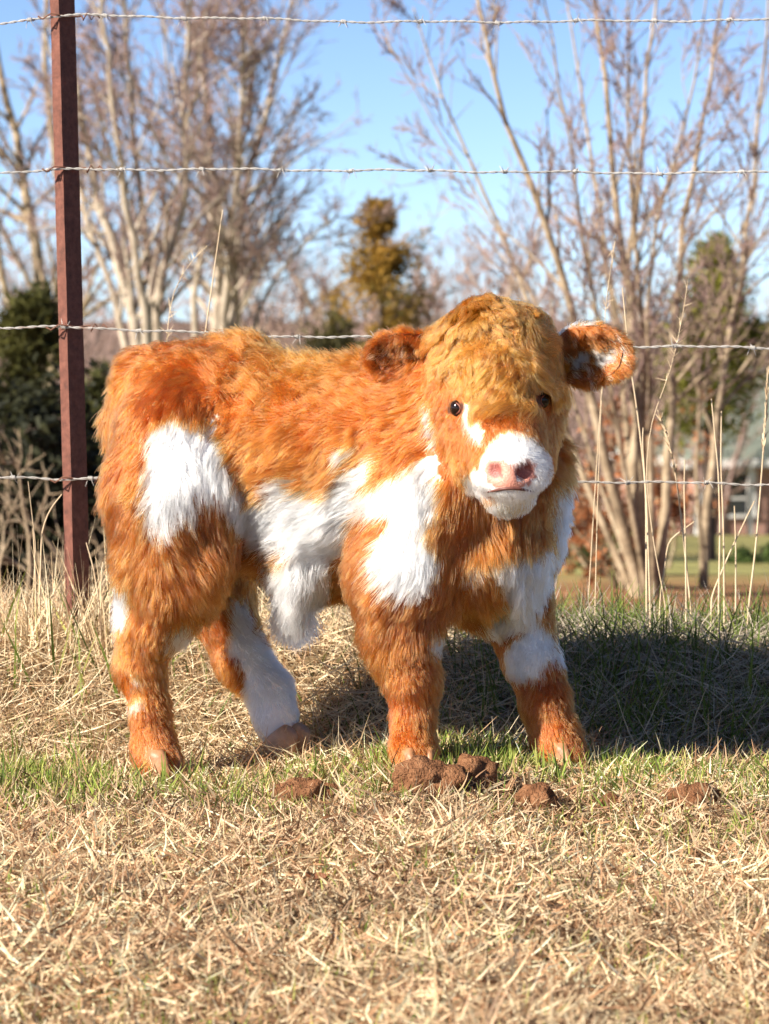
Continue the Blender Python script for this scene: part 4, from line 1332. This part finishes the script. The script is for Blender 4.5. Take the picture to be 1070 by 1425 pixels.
# single tall dry stalks
M_STALK = noise_mat('dry stalk', [(.3, (.50, .36, .22)), (.7, (.68, .54, .36))], 40, rough=.7)
stalks = [  # pixels from foot to tip, y plane, head
    ([(905, 850), (900, 700), (893, 600), (895, 595)], .70, None, 'dry stalk broken off short in front of the slender trunk'),
    ([(900, 850), (899, 680), (888, 580), (876, 500), (866, 400)], .72, None, 'tall dry stalk leaning left, crossing the tan-barked tree'),
    ([(928, 850), (910, 760), (898, 660), (905, 590), (935, 510), (950, 440), (958, 385)], .70, 'seed', 'tall dry stalk leaning right with a wispy seed head'),
    ([(962, 850), (950, 740), (942, 670), (930, 610), (918, 580)], .74, 'seed', 'dry stalk with a bent thick seed head beside the house'),
    ([(955, 840), (954, 760), (952, 680), (953, 640)], .70, None, 'short straight dry stalk left of the house wall'),
    ([(828, 850), (831, 720), (835, 600), (839, 520)], .70, None, 'thin dark straight stalk right of the calf\'s cheek'),
    ([(840, 500), (842, 430), (850, 370), (858, 325)], .9, 'seed', 'thin wispy stalk above the calf\'s ear'),
    ([(1000, 850), (1002, 740), (1000, 660), (990, 555)], .70, None, 'straight dry stalk crossing the house roof edge'),
    ([(1008, 850), (1007, 740), (1003, 640), (1004, 572)], .72, None, 'dry stalk with a folded tip over the house wall'),
    ([(1040, 860), (1052, 760), (1060, 660), (1066, 570), (1068, 520)], .70, 'seed', 'tall pale dry stalk over the house window'),
    ([(990, 830), (1015, 770), (1050, 697)], .72, None, 'slanting dry stalk low in front of the house'),
    ([(1024, 830), (1024, 760), (1022, 704)], .75, None, 'short upright dry stalk in front of the house wall'),
    ([(918, 840), (930, 752), (966, 726)], .74, None, 'short bent dry stalk at the foot of the trunks'),
    ([(45, 840), (50, 760), (46, 730), (39, 670)], .60, None, 'thin dry stalk standing left of the rusty post'),
    ([(55, 830), (58, 740), (68, 710), (86, 688)], .58, None, 'dry stalk curving toward the rusty post'),
    ([(50, 850), (49, 790), (46, 735)], .57, None, 'short thick dry stalk at the foot of the rusty post'),
    ([(138, 840), (130, 790), (120, 755)], .57, None, 'short slanting dry stalk between post and calf\'s rump'),
    ([(140, 850), (141, 800), (143, 782)], .55, None, 'stubby dry stalk by the calf\'s rump'),
    ([(232, 470), (238, 410), (262, 365), (288, 342)], .9, 'seed', 'feathery dry stalk above the calf\'s rump'),
    ([(284, 470), (292, 420), (303, 340), (310, 292)], .9, None, 'straight pale dry stalk above the calf\'s back'),
]
for pp, ys, head, lb in stalks:
    foot_hidden = pp[0][1] < 600
    P = np.array([at(x, y, ys) for x, y in pp])
    if foot_hidden:     # the lower part stands behind the calf: carry it down to the ground
        g = float(ground_z(P[0, 0], ys)); P = np.concatenate([[[P[0, 0] - .03, ys, g - .02], [P[0, 0] - .015, ys, (g + P[0, 2]) / 2]], P])
    else:
        P = np.concatenate([[[P[0, 0], ys, float(ground_z(P[0, 0], ys)) - .02]], P])
    d = np.r_[0, np.cumsum(np.linalg.norm(np.diff(P, axis=0), axis=1))]; u = np.linspace(0, d[-1], 22)
    Q = np.stack([np.interp(u, d, P[:, k]) for k in range(3)], -1)
    Q[1:-1] = .25 * Q[:-2] + .5 * Q[1:-1] + .25 * Q[2:]
    thin = .55 if ('thin' in lb or 'wispy' in lb or 'feathery' in lb) else 1.0
    st_ = empty('dry_grass_stalk', Q[0]); tag(st_, lb, 'grass stalk', 'tall dry grass stalks along the fence')
    V, F = tubes([Q], [np.linspace(.0021, .0010, 22) * thin], 5)
    mesh_obj('stem', V, F, M_STALK, st_)
    if head:
        n = 46; t0 = RNG.uniform(.72, 1.0, n)
        R = np.stack([np.interp(t0 * d[-1], u, Q[:, k]) for k in range(3)], -1)
        tg = norm(Q[-1] - Q[-5])
        wisp = thin < 1
        V, F, T = blades(R, tg + RNG.normal(size=(n, 3)) * (.7 if wisp else .22), np.full(n, .02 if wisp else .016), np.full(n, .0012 if wisp else .0035), RNG.normal(size=n) * .4, np.ones((n, 3)))
        mesh_obj('seed_head', V, F, M_STALK, st_)

# ------------------------------------------------------------------ clods and leaves
M_CLOD = noise_mat('red brown soil', [(.3, (.10, .042, .02)), (.5, (.21, .095, .045)), (.72, (.34, .17, .085))], 60, rough=.95, bump=.9, bscale=260, spec=.1)
def on_ground(px, py):
    Yv = -1.9
    for _ in range(4000):
        p = at(px, py, Yv)
        if p[2] <= float(ground_z(p[0], p[1])): break
        Yv += .002
    return p
clods = [(425, 1126, 44, 19, 'large rounded soil clod in front of the calf\'s belly'), (592, 1114, 50, 22, 'largest soil clod in front of the near front hoof'),
         (655, 1102, 40, 17, 'dark soil clod between the two front hooves'), (315, 1112, 34, 11, 'flat dark soil clod in front of the raised hind hoof'),
         (470, 1152, 22, 9, 'small soil clod lying before the large rounded clod'), (530, 1160, 26, 9, 'flat soil clod at the edge of the straw'),
         (745, 1132, 26, 14, 'soil clod below the far front hoof'), (958, 1128, 34, 15, 'soil clod in the green grass right of the calf'),
         (850, 1130, 22, 11, 'small crumbly soil clod right of the far front hoof'), (380, 1140, 22, 8, 'small dark soil clod beside the large rounded clod'),
         (80, 1195, 32, 9, 'flat dark soil clod lying out in the straw'), (990, 1275, 24, 7, 'small reddish soil clod out in the straw')]
for cx_, cy_, rx, rz, lb in clods:
    p = on_ground(cx_, cy_); s = (p[1] + 5) / FPX
    bm = bmesh.new(); bmesh.ops.create_icosphere(bm, subdivisions=4, radius=1)
    off = RNG.uniform(0, 50, 3)
    co = np.array([v.co[:] for v in bm.verts])
    dsp = 1 + .17 * noise(co + off, .8, 0) + .13 * noise(co + off, .35, 1) + .09 * noise(co + off, .16, 2) + .05 * noise(co + off, .07, 3)
    co = co * dsp[:, None] * np.array([rx * s * 1.08, rx * s * .85, rz * s * 1.6])
    for v, c in zip(bm.verts, co): v.co = c
    o = bm_obj('soil_clod', bm, M_CLOD); o.location = (p[0], p[1], float(ground_z(p[0], p[1])) + (rz * s * .75 + .004 if rz > 13 else rz * s * .35)); o.rotation_euler = (0, 0, RNG.uniform(-.4, .4))
    for f in o.data.polygons: f.use_smooth = True
    tag(o, lb, 'soil clod', 'soil clods in front of the calf')
M_DEAD = noise_mat('dead leaf', [(.3, (.16, .06, .03)), (.7, (.30, .13, .06))], 80, rough=.7)
for cx_, cy_, s_, lb in [(538, 1160, .02, 'curled brown leaf lying before the clods'), (92, 1135, .013, 'small red brown leaf at the edge of the straw'), (440, 1240, .014, 'dark brown leaf lying out in the straw'), (740, 1190, .013, 'small brown leaf lying in the straw')]:
    p = on_ground(cx_, cy_)
    u, v = np.meshgrid(np.linspace(-1, 1, 7), np.linspace(-1, 1, 5), indexing='ij')
    w = np.sqrt(np.clip(1 - u ** 2, 0.02, 1)) * .5
    V = np.stack([u * s_, v * w * s_, (.35 * v ** 2 + .25 * u ** 2 + .08 * np.sin(u * 6)) * s_], -1).reshape(-1, 3)
    V = np.concatenate([V, V - np.array([0, 0, .0008])])
    F = [(i * 5 + j, (i + 1) * 5 + j, (i + 1) * 5 + j + 1, i * 5 + j + 1) for i in range(6) for j in range(4)]
    F += [tuple(35 + k for k in f[::-1]) for f in F]
    o = mesh_obj('dead_leaf', V, F, M_DEAD); o.location = (p[0], p[1], float(ground_z(p[0], p[1])) + .014); o.rotation_euler = (.35, .1, RNG.uniform(0, 6))
    tag(o, lb, 'leaf', 'dead leaves on the straw')
